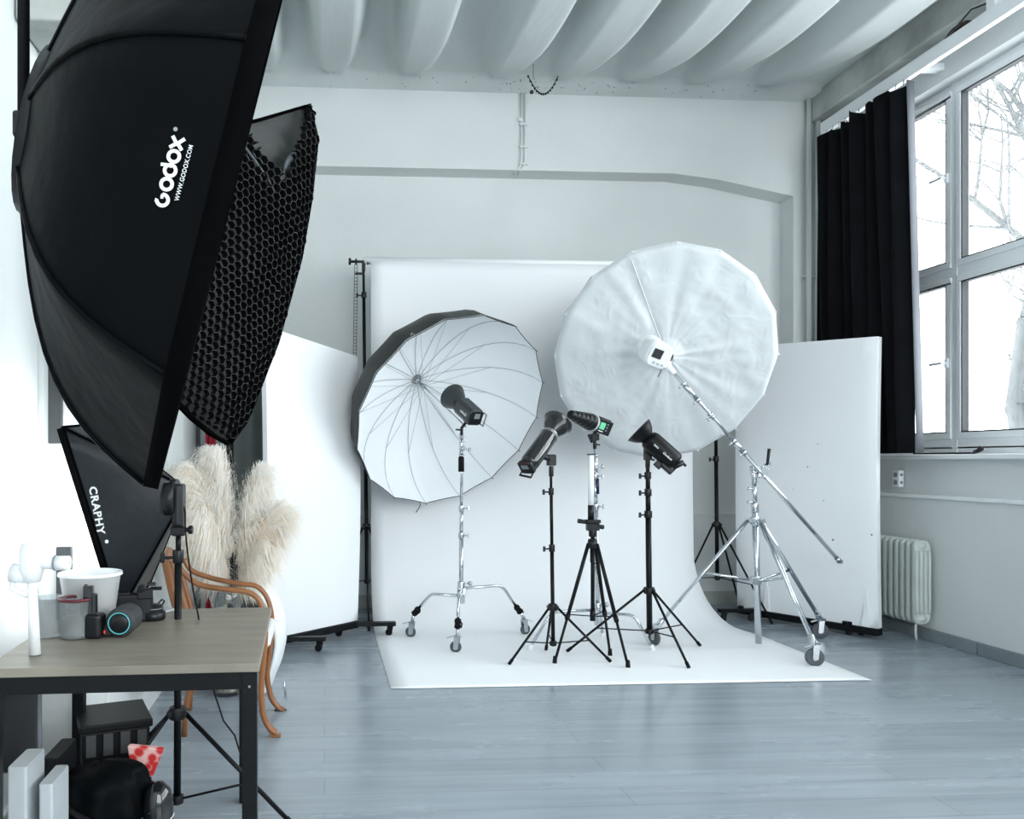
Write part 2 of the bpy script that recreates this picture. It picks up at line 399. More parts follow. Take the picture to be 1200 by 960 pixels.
mb = MB(); mb.box(((XL+XJ)/2, YB+.20, .42), (XJ-XL, .03, .80)); mb.box(((XL+XJ)/2, YB+.195, .825), (XJ-XL, .05, .02))
struct(mb.build('trim_1', M['wall']))
mb = MB(); mb.box(((XL+XJ)/2, YB+.18, .06), (XJ-XL, .02, .12)); struct(mb.build('baseboard_back', M['wallgrey']))
# right wall with window band
WX = XR+.16                      # window plane
WZ0, WZ1 = 1.37, 4.10
WY0, WY1 = -2.9, 6.62
mb = MB()
mb.box((XR+.15, (YF+YB)/2+.2, .53), (.34, YB-YF+.6, 1.06))            # thicker lower wall, ledge on top
mb.box((XR+.165, (YF+YB)/2+.2, 1.06+.15), (.29, YB-YF+.6, .31))
mb.box((XR+.15, (YF+YB)/2+.2, (WZ1+4.7)/2), (.3, YB-YF+.6, 4.7-WZ1))
mb.box((XR+.15, (WY1+YB+.4)/2, 2.75), (.3, YB+.4-WY1, 2.8))
mb.box((XR+.15, (YF+WY0)/2, 2.75), (.3, WY0-YF, 2.8))
struct(mb.build('wall_right', M['wall']))
mb = MB(); mb.box((XR-.03, (YF+YB)/2, 4.52), (.16, YB-YF, .24)); struct(mb.build('trim_2', M['wallgrey'], bevel=.015))
mb = MB(); mb.box((XR-.008, (YF+YB)/2, 1.062), (.075, YB-YF, .03)); struct(mb.build('trim_3', M['sillw'], bevel=.006))
mb = MB()
for i in range(9):
    y0 = YB-.02-i*.92; mb.box((XR-.035, y0-.455, .043), (.03, .91, .086))
struct(mb.build('baseboard_right', M['skirt'], bevel=.003))
mb = MB(); mb.box((XR+.045, (WY0+WY1)/2, WZ0-.012), (.25, WY1-WY0, .036)); struct(mb.build('trim_4', M['sillw'], bevel=.008))
mb = MB(); mb.box(((XL+XR)/2, YF-.05, .5), (XR-XL+.6, .2, 1.0)); mb.box(((XL+XR)/2, YF-.05, 4.4), (XR-XL+.6, .2, .6))
mb.box((XL+.2, YF-.05, 2.55), (1.0, .2, 3.1)); mb.box((XR+.0, YF-.05, 2.55), (.7, .2, 3.1)); struct(mb.build('wall_front', M['wall']))
w2 = MB()  # unseen rear window, added to bring frontal light onto paper and umbrella
for x in (-.23, .87, 1.97, 3.07, 4.15): w2.box((x, YF-.05, 2.55), (.07, .08, 3.1))
for z in (1.03, 2.55, 4.07): w2.box((1.95, YF-.05, z), (4.4, .08, .07))
struct(w2.build('fill_window', M['frame']))
# window: one long frame, sashes, panes, gaskets, handles
wroot = thing('window_1', 'white', 'window', (WX, 5.7, WZ0)); del wroot['label']; del wroot['category']; struct(wroot)
mb = MB(); sash = MB(); gas = MB(); pane = MB(); hnd = MB()
YM = 5.66; cols = [(WY1, YM+.025), (YM-.025, 4.05), (4.00, 3.2), (3.15, 1.45), (1.40, .6), (.55, -.3), (-.35, -1.2), (-1.25, WY0)]
mb.box((WX, (WY0+WY1)/2, WZ0+.03), (.09, WY1-WY0, .06)); mb.box((WX, (WY0+WY1)/2, WZ1-.03), (.09, WY1-WY0, .06))
mb.box((WX, WY1-.03, (WZ0+WZ1)/2), (.09, .06, WZ1-WZ0)); mb.box((WX, WY0+.03, (WZ0+WZ1)/2), (.09, .06, WZ1-WZ0))
mb.box((WX, (WY0+WY1)/2, 2.715), (.09, WY1-WY0, .07)); mb.box((WX, (WY0+WY1)/2, WZ0+.09), (.09, WY1-WY0, .08))
for i in range(7):
    ym = (cols[i][1]+cols[i+1][0])/2; mb.box((WX-.002, ym, (WZ0+WZ1)/2), (.095, .05, WZ1-WZ0))
for ci, (ya, yb) in enumerate(cols):
    for (za, zb) in ((WZ0+.12, 2.68), (2.75, WZ1-.045)):
        s_ = .045; xx = WX-.03
        sash.box((xx, (ya+yb)/2, za+s_/2), (.06, ya-yb, s_)); sash.box((xx, (ya+yb)/2, zb-s_/2), (.06, ya-yb, s_))
        sash.box((xx, ya-s_/2, (za+zb)/2), (.06, s_, zb-za-2*s_)); sash.box((xx, yb+s_/2, (za+zb)/2), (.06, s_, zb-za-2*s_))
        g = .010
        for (a, b, c_, d_) in ((ya-s_-g/2, (za+zb)/2, g, zb-za-2*s_), (yb+s_+g/2, (za+zb)/2, g, zb-za-2*s_)):
            gas.box((xx, a, b), (.05, c_, d_))
        gas.box((xx, (ya+yb)/2, za+s_+g/2), (.05, ya-yb-2*s_, g)); gas.box((xx, (ya+yb)/2, zb-s_-g/2), (.05, ya-yb-2*s_, g))
        pane.box((xx, (ya+yb)/2, (za+zb)/2), (.006, ya-yb-2*s_, zb-za-2*s_))
        if ci % 2 == 0:
            hz = 3.42 if za > 2 else 2.05; hy = yb+.03
            hnd.box((xx-.035, hy, hz), (.02, .03, .07)); hnd.box((xx-.06, hy, hz), (.05, .018, .018)); hnd.box((xx-.08, hy+.05, hz), (.018, .12, .02))
mb.build('window_frame', M['frame'], wroot); sash.build('sash', M['frame'], wroot, bevel=.006); gas.build('gasket', M['gasket'], wroot)
pane.build('pane', M['glass'], wroot); hnd.build('handle', M['plasticw'], wroot, bevel=.003)
# left wall: white, with shallow piers
XN = -1.13; YS = 3.29
mb = MB(); mb.box((XL-.15, (YS+YB+.4)/2, 2.35), (.3, YB+.4-YS, 4.7)); mb.box((XN-.1, (YF+YS)/2, 2.35), (.2, YS-YF, 4.7))
for (ya, yb) in ((3.6, 4.0), (5.0, 5.5)): mb.box((XL-.01, (ya+yb)/2, 2.3), (.05, yb-ya, 4.6))
struct(mb.build('wall_left', M['wall'], bevel=.01))
mb = MB(); mb.box((XL+.008, (YS+YB)/2, .05), (.03, YB-YS, .10)); mb.box((XN+.008, (YF+YS)/2, .05), (.03, YS-YF, .10)); mb.box(((XL+XN)/2, YS-.012, .05), (XL-XN, .03, .10))
struct(mb.build('baseboard_left', M['sillw'], bevel=.003))
mb = MB(); mb.box((-1.0, 3.16, 3.07), (.25, .26, .26)); struct(mb.build('trim_5', M['wallgrey'], bevel=.01))

# ------------------------------------------------------------------ shared builders
def wheel_caster(parent, c, head, r=.040, h=.105, brake=True, wm='wheel', fm='steel', name='caster'):
    c = Vector((c[0], c[1], 0)); hd = Vector((head[0], head[1], 0)).normalized(); sd = Vector((-hd.y, hd.x, 0))
    ax = c+UP*r - hd*.012
    f = MB()
    top = c+UP*h
    Mx = Matrix(((hd.x, sd.x, 0), (hd.y, sd.y, 0), (0, 0, 1)))
    for sg in (-1, 1):
        pts = [(-.022, .012), (.018, .012), (.008, -(h-r)), (-.006-.008, -(h-r)-.008), (-.026, -(h-r))]
        P = [top-UP*.012+hd*p[0]+UP*p[1]+sd*sg*.016 for p in pts]; Q = [p+sd*sg*.003 for p in P]; k = 5
        f.add(P+Q, [tuple(range(k)), tuple(range(2*k-1, k-1, -1))]+[(i, (i+1) % k, k+(i+1) % k, k+i) for i in range(k)])
    f.box(top-UP*.004, (.046, .038, .008), Mx); f.cyl(top-UP*.004, top+UP*.022, .011, n=10)
    f.cyl(ax-sd*.021, ax+sd*.021, .006, n=8)
    if brake: f.box(top-UP*.010-hd*.045, (.06, .028, .005), Mx @ Matrix.Rotation(-.35, 3, 'Y'))
    co = f.build(name, M[fm], parent, bevel=.001)
    wv = MB(); W = .011
    wv.lathe([(.004, -W), (r*.55, -W*.9), (r*.62, -W), (r*.93, -W), (r, -W*.5), (r, W*.5), (r*.93, W), (r*.62, W), (r*.55, W*.9), (.004, W)], ax, sd, 28)
    wo = wv.build('wheel', M[wm], co)
    return co

def light_stand(name, label, pole_top, pole_bot_z, feet, collar_z, secs, mat='blackmetal', group=None, r=.0135, kn=(), brace=True, splay_z=None, tilt=None):
    """pole sections: list of (z_top, radius) from bottom up."""
    pt = Vector(pole_top); base = Vector((sum(f[0] for f in feet)/3, sum(f[1] for f in feet)/3, 0))
    b = Vector((base.x, base.y, 0)) if tilt is None else Vector(tilt)
    P = lambda z: b.lerp(Vector((pt.x, pt.y, pt.z)), z/pt.z) if pt.z else b
    root = thing(name, label, 'light stand', (base.x, base.y, 0), group)
    z0 = pole_bot_z; m = MB(); cm_ = M['blackplastic'] if mat == 'blackmetal' else M[mat]
    for (z1, rr) in secs:
        m.cyl(P(z0-.002), P(z1), rr, n=14)
        if z1 < pt.z-.05:
            q = P(z1); col = MB(); col.cyl(q-UP*.03, q+UP*.018, rr+.007, n=12); co = col.build('collar', cm_, root, bevel=.002)
            kd = cdir(-1, 0, -.2); knob = MB()
            knob.cyl(q-UP*.01+kd*rr, q-UP*.01+kd*(rr+.035), .006, n=8); knob.box(q-UP*.01+kd*(rr+.042), (.016, .012, .036)); knob.build('knob', M['blackplastic'], co, bevel=.002)
        z0 = z1
    m.build('pole', M[mat], root)
    q = P(collar_z); col = MB(); col.cyl(q-UP*.022, q+UP*.022, r+.016, n=16); col.box(q, (.07, .05, .02)); col.build('leg_collar', cm_, root, bevel=.002)
    q2 = P(pole_bot_z+.02); col = MB(); col.cyl(q2-UP*.018, q2+UP*.012, r+.010, n=14); col.build('brace_collar', cm_, root, bevel=.002)
    for i, f in enumerate(feet):
        f = Vector((f[0], f[1], .012)); d = (f-q); dh = Vector((d.x, d.y, 0)).normalized()
        a = q+dh*(r+.014)
        l = MB(); l.cyl(a, f, .0085, n=10); lo = l.build('leg', M[mat], root)
        rf = MB(); dd = (a-f).normalized(); rf.cyl(f-dd*.006, f+dd*.035, .0115, n=10); rf.build('rubber_foot', M['blackmatte'], lo)
        if brace:
            e = a.lerp(f, .62); br = MB(); br.tube([q2+dh*(r+.006), e], .0045, 6); br.build('brace', M[mat], root)
    return root

# ------------------------------------------------------------------ backdrop paper
def paper():
    prof = []
    YH = 6.72; zt = 2.99; Rr = .55; z0 = .004
    for i in range(13): prof.append((YH, zt-(zt-Rr)*i/12))
    for i in range(1, 13):
        a = PI/2*i/12; prof.append((YH-Rr*(1-math.cos(a)), z0+Rr*(1-math.sin(a))))
    ye = 4.70
    for i in range(1, 13): prof.append((YH-Rr+(ye-YH+Rr)*i/12, z0))
    xl = lambda y, z: .385 - .0*z; 
    def f(u, v):
        k = u*(len(prof)-1); i = int(min(k, len(prof)-2)); t = k-i
        y = prof[i][0]*(1-t)+prof[i+1][0]*t; z = prof[i][1]*(1-t)+prof[i+1][1]*t
        s = (YH-y)/(YH-ye)
        x0 = .385; x1 = 3.13 + (.17 if s > 0 else 0)*min(1, s*2.6)**.8
        yy = y + (.05*math.sin(v*3) if z > .8 else 0)*0
        cz_ = .02*math.exp(-((v-1)/.03)**2)*math.exp(-((z-.5)/.5)**2)
        return Vector((x0+(x1-x0)*v, yy-cz_, z))
    m_ = MB(); m_.grid(f, 72, 24)
    root = thing('paper_backdrop', 'wide seamless white paper backdrop sweeping down onto the grey floor', 'backdrop', (1.75, 6.4, 0))
    m_.build('paper_sheet', M['paper'], root, solid=.0012)
    t = MB(); t.cyl((.33, 6.755, 3.0), (3.2, 6.755, 3.0), .03, n=20); t.build('roll_tube', M['paper'], root)
    return root
paper()
# stands that carry it
sl = light_stand('backdrop_stand', 'tall black backdrop stand left of the white paper, with bead chain', Vector((.325, 6.76, 2.93)), .30,
    [(.345, 6.30), (-.0, 6.95), (.62, 7.02)], .78, [(1.35, .0165), (2.72, .0145), (2.93, .011)], tilt=(.36, 6.80, 0))
sr = light_stand('backdrop_stand', 'black backdrop stand behind the right edge of the white paper', Vector((3.35, 6.78, 2.99)), .30,
    [(3.62, 6.35), (3.05, 6.95), (3.70, 7.0)], .78, [(1.35, .0165), (2.72, .0145), (2.99, .011)], tilt=(3.39, 6.80, 0))
m_ = MB()
for (x, y, s) in ((.325, 6.755, -1),):
    m_.cyl((x-.12, y, 2.99), (x+.06, y, 2.99), .011, n=10); m_.cyl((x-.125, y, 2.99), (x-.105, y, 2.99), .028, n=14)
    m_.cyl((x-.07, y, 2.99), (x-.055, y, 2.99), .024, n=14); m_.cyl((x+.03, y, 2.99), (x+.04, y, 2.99), .026, n=14); m_.box((x, y, 2.95), (.03, .03, .07))
    m_.box((x-.03, y, 2.89), (.08, .018, .018))
bh = m_.build('roller_hook', M['blackplastic'], sl)
m_ = MB(); x, y = 3.30, 6.755
m_.cyl((x-.1, y, 3.0), (x+.10, y, 3.0), .011, n=10); m_.cyl((x+.05, y, 3.0), (x+.065, y, 3.0), .026, n=14); m_.cyl((x-.02, y, 3.0), (x-.01, y, 3.0), .028, n=14); m_.box((x, y, 2.98), (.03, .03, .06))
m_.build('roller_hook', M['blackplastic'], sr)
ch = MB(); rg = .0125
zt = 2.96; zb = 1.17; nlink = 66
for sgn in (-1, 1):
    ch.tube([(.262+sgn*rg, 6.74, zt), (.250+sgn*rg, 6.74, (zt+zb)/2), (.245+sgn*rg, 6.74, zb)], .0022, 5)
for i in range(nlink+1):
    z = zt+(zb-zt)*i/nlink; x = .262-.017*(i/nlink); ch.cyl((x-rg, 6.74, z), (x+rg, 6.74, z), .0022, n=5)
tag(ch.build('bead_chain', M['blackplastic']), 'black looped bead chain hanging from the left backdrop stand', 'chain')

# ------------------------------------------------------------------ foam boards (V-flats) on wheeled bases
def vflat(name, label, p0, p1, z0, ztl, ztr, th, mark=True):
    p0 = Vector((p0[0], p0[1], 0)); p1 = Vector((p1[0], p1[1], 0)); d = (p1-p0).normalized(); nrm = Vector((d.y, -d.x, 0))
    root = thing(name, label, 'panel', ((p0.x+p1.x)/2, (p0.y+p1.y)/2, 0))
    A = [p0+UP*z0, p1+UP*z0, p1+UP*ztr, p0+UP*ztl]; m_ = MB()
    bow = lambda u, v: nrm*(.03*math.sin(PI*v))
    def fn(s):
        return lambda u, v: A[0].lerp(A[1], u).lerp(A[3].lerp(A[2], u), v) + bow(u, v) + nrm*(s*th/2)
    m_.grid(fn(1), 10, 16); m_.grid(fn(-1), 10, 16)
    F = fn(1); Bk = fn(-1); nn = 16
    for u in (0, 1):
        m_.add([F(u, i/nn) for i in range(nn+1)]+[Bk(u, i/nn) for i in range(nn+1)], [(i, i+1, nn+2+i, nn+1+i) for i in range(nn)])
    for v in (0, 1): m_.add([F(0, v), F(1, v), Bk(1, v), Bk(0, v)], [(0, 1, 2, 3)])
    m_.build('board', M['foam'], root, bevel=.004)
    b = MB(); Mx = Matrix(((d.x, nrm.x, 0), (d.y, nrm.y, 0), (0, 0, 1)))
    L_ = (p1-p0).length; b.box((p0+p1)/2+UP*(z0-.03), (L_, th+.02, .05), Mx)
    b.build('base_rail', M['blackmetal'], root, bevel=.004)
    return root, d, nrm, Mx
vl, d, nrm, Mx = vflat('polystyrene_flat', 'tall white foam board on wheels between the pampas grass and the backdrop', (-.42, 5.52), (.235, 6.16), .12, 2.24, 2.12, .05)
for (pc, ln, sh) in ((Vector((-.20, 5.66, 0)), .42, .0), (Vector((.25, 6.14, 0)), .46, .06)):
    f = MB(); f.box(pc+Vector((sh, 0, .092)), (ln, .055, .03)); f.box(pc+Vector((-.08, 0, .115)), (.03, .05, .03)); fo = f.build('foot_bar', M['blackmetal'], vl, bevel=.004)
    for sx in (-1, 1): wheel_caster(vl, (pc.x+sh+sx*(ln/2-.04), pc.y), (1, -.3), r=.026, h=.075, brake=False, wm='blackmatte', fm='blackmetal')
vr, d, nrm, Mx = vflat('polystyrene_flat', 'wide white foam board on wheels in front of the radiator and curtain', (3.54, 6.72), (4.115, 5.76), .085, 2.30, 2.25, .06)
for (pc, ln) in ((Vector((3.42, 6.50, 0)), .34), (Vector((4.05, 5.93, 0)), .20)):
    f = MB(); f.box(pc+Vector((0, 0, .092)), (ln, .055, .03)); f.box(pc+Vector((.02, 0, .115)), (.03, .04, .03)); f.build('foot_bar', M['blackmetal'], vr, bevel=.004)
    wheel_caster(vr, (pc.x-ln/2+.05, pc.y), (1, -.3), r=.026, h=.075, brake=False, wm='blackmatte', fm='blackmetal'); wheel_caster(vr, (pc.x+ln/2-.05, pc.y), (1, -.3), r=.026, h=.075, brake=False, wm='blackmatte', fm='blackmetal')
for k in (.24, .93):
    cl_ = MB()
    c0 = Vector((3.54, 6.72, 0)).lerp(Vector((4.115, 5.76, 0)), k)+nrm*.036
    cl_.add([c0-d*.028+UP*.09, c0+d*.028+UP*.09, c0+UP*.38, c0-d*.028+UP*.09+nrm*.02, c0+d*.028+UP*.09+nrm*.02, c0+UP*.38+nrm*.006],
            [(0, 1, 2), (3, 5, 4), (0, 3, 4, 1), (1, 4, 5, 2), (2, 5, 3, 0)])
    cl_.build('support_wedge', M['foam'], vr)
for (u_, z_, r_) in ((.72, .72, .007), (.55, 1.28, .005), (.62, 1.46, .004), (.66, 1.02, .004), (.97, .78, .006), (.45, 1.1, .003)):
    c0 = Vector((3.54, 6.72, z_)).lerp(Vector((4.115, 5.76, z_)), u_)+nrm*(.032+.03*math.sin(PI*(z_-.085)/2.2)); mk = MB(); mk.cyl(c0, c0+nrm*.002, r_, n=8); mk.build('scuff', M['stain'], vr)

# ------------------------------------------------------------------ umbrellas
def umb_surface(C, axis, R, D, upref, n=16, scallop=.006, segs=9, inset=0.0, k_in=4):
    """deep umbrella: axis points out of the opening; C = rim centre"""
    Mx = frame(axis, upref); pts = []
    def P(s, a, da=0.0):   # s 0 apex..1 rim
        r = R*(math.sin(s*PI/2*.96)/math.sin(PI/2*.96))**.9; z = -D*(1-s**1.9)
        r -= inset*1.0; 
        return r, z
    def pt(s, i, f):
        a = 2*PI*(i+f)/n; r, z = P(s, a)
        cut = math.cos(PI/n)/math.cos(PI/n*(2*f-1))     # straight edge between ribs
        cut = cut/ math.cos(PI/n)*math.cos(PI/n) if False else cut/ (math.cos(PI/n)/math.cos(PI/n))
        k = (cut)*(1.0)
        rr = r*k*(1/ (math.cos(PI/n)/math.cos(PI/n*1)) ) if False else r*k
        rr *= (1 - scallop*math.sin(PI*f)*s)
        zz = z - scallop*.5*R*math.sin(PI*f)*s**4
        return C + Mx @ Vector((rr*math.cos(a), rr*math.sin(a), zz))
    m_ = MB()
    for i in range(n):
        m_.grid(lambda u, v, i=i: pt(.03+.97*u, i, v), segs, k_in)
    return m_, pt, Mx
def umbrella(name, label, C, axis, R, D, upref, shaft_len, diffuser=False, rim_mat='blackmetal', shaft_extra=.2):
    axis = Vector(axis).normalized(); C = Vector(C)
    root = thing(name, label, 'umbrella', C)
    inn, pt, Mx = umb_surface(C, axis, R, D, upref, inset=.004)
    inn.build('lining', M['whitecloth'], root)
    out, _, _ = umb_surface(C-axis*.012, axis, R+.001, D, upref, inset=.001)
    ctree = BVHTree.FromPolygons([v for v in out.v], [tuple(f) for f in out.f])
    cov = out.build('cover', M['umbblack'], root)
    for i in range(16):
        rb = MB(); rb.tube([pt(.04+.96*k/10, i, 0)+axis*.005 for k in range(11)], [.0019]*11, 5); e = pt(1, i, 0); d_ = (e-pt(.93, i, 0)).normalized()
        rb.cyl(e, e+d_*.018, .006, .004, n=6)
        ro = rb.build('rib', M['greyrib'], root)
        a_ = pt(.52, i, 0)+axis*.006; s_ = C-axis*(D*.80); st = MB(); st.tube([a_, s_], .0013, 5); st.build('stretcher', M['greyrib'], ro)
    edge = MB(); ps = []
    for i in range(16):
        for k in range(4): ps.append(pt(1, i, k/4))
    edge.tube(ps, .0028, 5, closed=True); edge.build('edge_cord', M[rim_mat], root)
    sh = MB(); sh.cyl(C-axis*(D+.02), C+axis*shaft_extra, .0055, n=10); sh.build('shaft', M['chrome'], root)
    hb = MB(); hb.cyl(C-axis*(D-.005), C-axis*(D-.045), .022, n=16); hb.cyl(C-axis*(D*.80+.015), C-axis*(D*.80-.015), .018, n=16)
    for i in range(16):
        a = 2*PI*i/16; q = C-axis*(D-.014)+Mx @ Vector((.052*math.cos(a), .052*math.sin(a), 0)); hb.ball(q, .005, 6)
    hb.build('hub', M['steel'], root)
    return root, pt, Mx, ctree
M['greyrib'] = pmat('rib_steel', (.30, .33, .35, 1), .4, metal=.6)
# A: left umbrella
axA = cdir(.405, -.50, -.766); CA = at(531, 486, 6.06)
ua, ptA, MxA, covA = umbrella('photo_umbrella', 'deep black umbrella with white lining and thin dark ribs, open toward the camera', CA, axA, .79, .62, UP, 0)
for body_, o_, wd_, hh_ in (('GODOX', (481, 393.5), 13, 5), ('165', (486, 401), 9, 5)):
    vs, fs, wd = text_tris(body_, 1.0, 1.1, .02)
    decal('lettering', [(vs, fs)], covA, lambda x, y, o=o_, k=wd_/wd, h=hh_: (o[0]+x*k*.93+y*h*.36, o[1]+x*k*.36-y*h*.93), M['lettering'], ua, lift=.004)
# short tie hanging from the lower rim
def proj(p): d = p-CAM; t = d.dot(FW); return CX+FPX*d.dot(RT)/t, CY-FPX*d.z/t
tp = min((ptA(1, i, f) for i in range(16) for f in (.2, .5, .8)), key=lambda p: abs(proj(p)[0]-489)+(0 if proj(p)[1] > 540 else 999))
st = MB(); st.tube([tp, tp+Vector((.006, 0, -.03)), tp+Vector((-.012, 0, -.06)), tp+Vector((-.03, 0, -.085))], .0065, 6, flat=(1, .5)); st.build('tie_strap', M['blackmatte'], ua)
# B: right umbrella with white front diffuser
axB = cdir(-.06, -.33, -.94); CB = at(780, 416, 5.92)
ub, ptB, MxB, covB = umbrella('photo_umbrella', 'huge round umbrella covered by a crinkled white diffuser sheet, behind the boom', CB, axB, .80, .55, UP, 0, rim_mat='whitecloth')
def diff_pt(r_, a_):
    i = a_/(2*PI)*16; f = i-math.floor(i)
    cut = math.cos(PI/16)/math.cos(PI/16*(2*f-1)); rr = r_*.805*cut
    n1 = noise.noise(Vector((math.cos(a_)*6, math.sin(a_)*6, r_*1.3)))
    n2 = noise.noise(Vector((r_*6*math.cos(a_)+3, r_*6*math.sin(a_), 1.7)))
    n3 = noise.noise(Vector((r_*13*math.cos(a_+r_*.5)+9, r_*13*math.sin(a_+r_*.5), 4.7)))
    z = .02 + (.012*n1 + .008*n2 + .004*n3)*min(1, r_*3)*(1-max(0, r_-.93)/.07) + .055*max(0, 1-r_/.16)
    if r_ > .97: z -= .03*(r_-.97)/.03
    return CB + MxB @ Vector((rr*math.cos(a_), rr*math.sin(a_), z))
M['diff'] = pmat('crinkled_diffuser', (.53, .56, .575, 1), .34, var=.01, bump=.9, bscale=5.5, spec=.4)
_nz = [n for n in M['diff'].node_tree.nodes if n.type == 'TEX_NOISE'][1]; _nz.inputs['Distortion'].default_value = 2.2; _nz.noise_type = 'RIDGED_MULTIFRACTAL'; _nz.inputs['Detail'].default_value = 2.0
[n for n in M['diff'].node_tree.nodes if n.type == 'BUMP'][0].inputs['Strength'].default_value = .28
for _r in [c for c in ub.children if c.name.startswith(('rib', 'edge'))]: _r.data.materials[0] = M['whitecloth']
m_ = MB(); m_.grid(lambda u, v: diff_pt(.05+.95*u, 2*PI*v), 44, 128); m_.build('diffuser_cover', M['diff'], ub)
sm = MB(); sm.tube([diff_pt(.15+.8*k/14, MxB and math.radians(114))+axB*.002 for k in range(15)], .003, 5); sm.build('seam', M['plasticw'], ub)

# ------------------------------------------------------------------ strobes
def reflector(neck, d, R, L_, root, r0=.05, mat='gloss', inner='steel'):
    m_ = MB(); prof = [(r0, 0), (r0*1.12, L_*.12), (r0+(R-r0)*.52, L_*.40), (r0+(R-r0)*.82, L_*.72), (R, L_*.97), (R+.005, L_), (R-.002, L_+.002), (r0+(R-r0)*.78, L_*.74), (r0*.9, L_*.2)]
    m_.lathe(prof, neck, d, 32); return m_.build('reflector', M[mat], root)
def wing(root, p, d, mat='blackplastic', s=1.0, name='knob'):
    m_ = MB(); m_.cyl(p, p+d*.03*s, .007*s, n=8); Mx = frame(d); m_.box(p+d*.036*s, (.045*s, .012*s, .014*s), Mx); return m_.build(name, M[mat], root, bevel=.002)

# strobe A inside the left umbrella (octagonal body)
dA = -axA; pA = at(549, 482, 5.88)
stA = thing('strobe_light', 'dark grey studio strobe with flared reflector aimed into the open black umbrella', 'studio light', pA)
MA = frame(dA, UP)
bodyA = MB(); oc = []
for (x_, y_) in ((-.06, -.035), (-.04, -.062), (.04, -.062), (.06, -.035), (.06, .035), (.04, .058), (-.04, .058), (-.06, .035)): oc.append((x_, y_))
bodyA.prism(oc, pA, MA, .22, e=.008); bodyA.build('body', M['bodygrey'] if 'bodygrey' in M else M.setdefault('bodygrey', pmat('strobe_grey', (.028, .034, .036, 1), .42, var=.1)), stA)
M['bodygrey'] = bpy.data.materials['strobe_grey']
nb = MB(); nb.cyl(pA+dA*.10, pA+dA*.135, .05, .047, n=24); nb.build('mount_ring', M['blackplastic'], stA)
reflector(pA+dA*.13, dA, .096, .115, stA, r0=.048, mat='bodygrey')
bp = MB(); bk_ = pA-dA*.112; bp.rbox(bk_, (.10, .10, .008), .012, MA); bpo = bp.build('control_panel', M['blackplastic'], stA)
sc_ = MB(); sc_.box(bk_-dA*.006+MA @ Vector((.0, .018, 0)), (.045, .038, .004), MA); sc_.build('screen', M['boxg'], bpo)
hd_ = MB(); e1 = bk_+MA @ Vector((-.052, .045, 0)); e2 = bk_+MA @ Vector((-.052, -.045, 0))
hd_.tube([e1, e1-dA*.035, e2-dA*.035, e2], .006, 8); hd_.build('handle', M['boxg'], stA)
dk = MB()
for (x_, y_) in ((-.025, -.028), (.0, -.028), (.025, -.028)): dk.cyl(bk_+MA @ Vector((x_, y_, 0)), bk_-dA*.012+MA @ Vector((x_, y_, 0)), .008, n=10)
dk.build('dial', M['blackplastic'], bpo)
yo = MB(); jA = at(541, 505, 5.90); yo.box(pA+MA @ Vector((0, -.07, -.02)), (.03, .03, .05), MA); yo.tube([pA+MA @ Vector((0, -.065, -.02)), jA+UP*.02, jA-UP*.03], .012, 8)
yo.build('tilt_bracket', M['blackplastic'], stA, bevel=.002); wing(stA, jA+UP*.005, cdir(-1, .1, -.1))
sideA = MA @ Vector((1, 0, 0)); 
if sideA.dot(RT) > 0: sideA = -sideA
plane_text('lettering', 'Godox', pA+sideA*.0605-dA*.07-(MA @ Vector((0, 1, 0)))*.012, dA, (MA @ Vector((0, 1, 0))), .022, M['lettering'], stA)

# strobe B: glossy black cylinder, reflector to upper right
b0 = at(619, 545, 5.27); b1 = at(645, 508, 5.44); dB = (b1-b0).normalized(); MB_ = frame(dB, UP)
sB = thing('strobe_light', 'glossy black strobe tipped up with its bowl to the right, beside the umbrella rim', 'studio light', b0.lerp(b1, .5))
m_ = MB(); m_.lathe([(.002, -.004), (.045, -.004), (.058, .01), (.062, .03), (.062, (b1-b0).length-.03), (.056, (b1-b0).length-.008), (.05, (b1-b0).length)], b0, dB, 32); m_.build('body', M['gloss'], sB)
m_ = MB(); m_.torus(b1-dB*.012, dB, .058, .004); m_.torus(b1-dB*.03, dB, .0635, .003); m_.build('mount_ring', M['steel'], sB)
reflector(b1, dB, .098, .115, sB, r0=.05)
m_ = MB(); m_.rbox(b0-dB*.02, (.105, .095, .03), .02, MB_); bo = m_.build('control_panel', M['blackplastic'], sB)
m_ = MB(); m_.box(b0-dB*.038+MB_ @ Vector((0, .012, 0)), (.05, .03, .006), MB_); m_.build('screen', M['boxg'], bo)
m_ = MB(); m_.box(b0-dB*.036+MB_ @ Vector((0, .042, 0)), (.09, .006, .008), MB_); m_.build('red_stripe', pmat('stripe_red', (.06, .012, .012, 1), .5), bo)
hB = b0-dB*.03; m_ = MB(); m_.tube([hB+MB_ @ Vector((.045, -.03, 0)), hB+MB_ @ Vector((.05, -.035, -.03)), hB+MB_ @ Vector((-.03, -.055, -.03)), hB+MB_ @ Vector((-.03, -.045, 0))], .008, 8); m_.build('handle', M['blackplastic'], sB)
jB = at(646, 541, 5.42); m_ = MB(); m_.rbox(jB+UP*.01, (.06, .05, .075), .012); m_.cyl(jB-UP*.03, jB-UP*.10, .016, n=12)
bk2 = b0.lerp(b1, .35); m_.tube([jB+UP*.01, bk2+(jB-bk2).normalized()*.055], .016, 8); m_.build('tilt_bracket', M['blackplastic'], sB, bevel=.003)

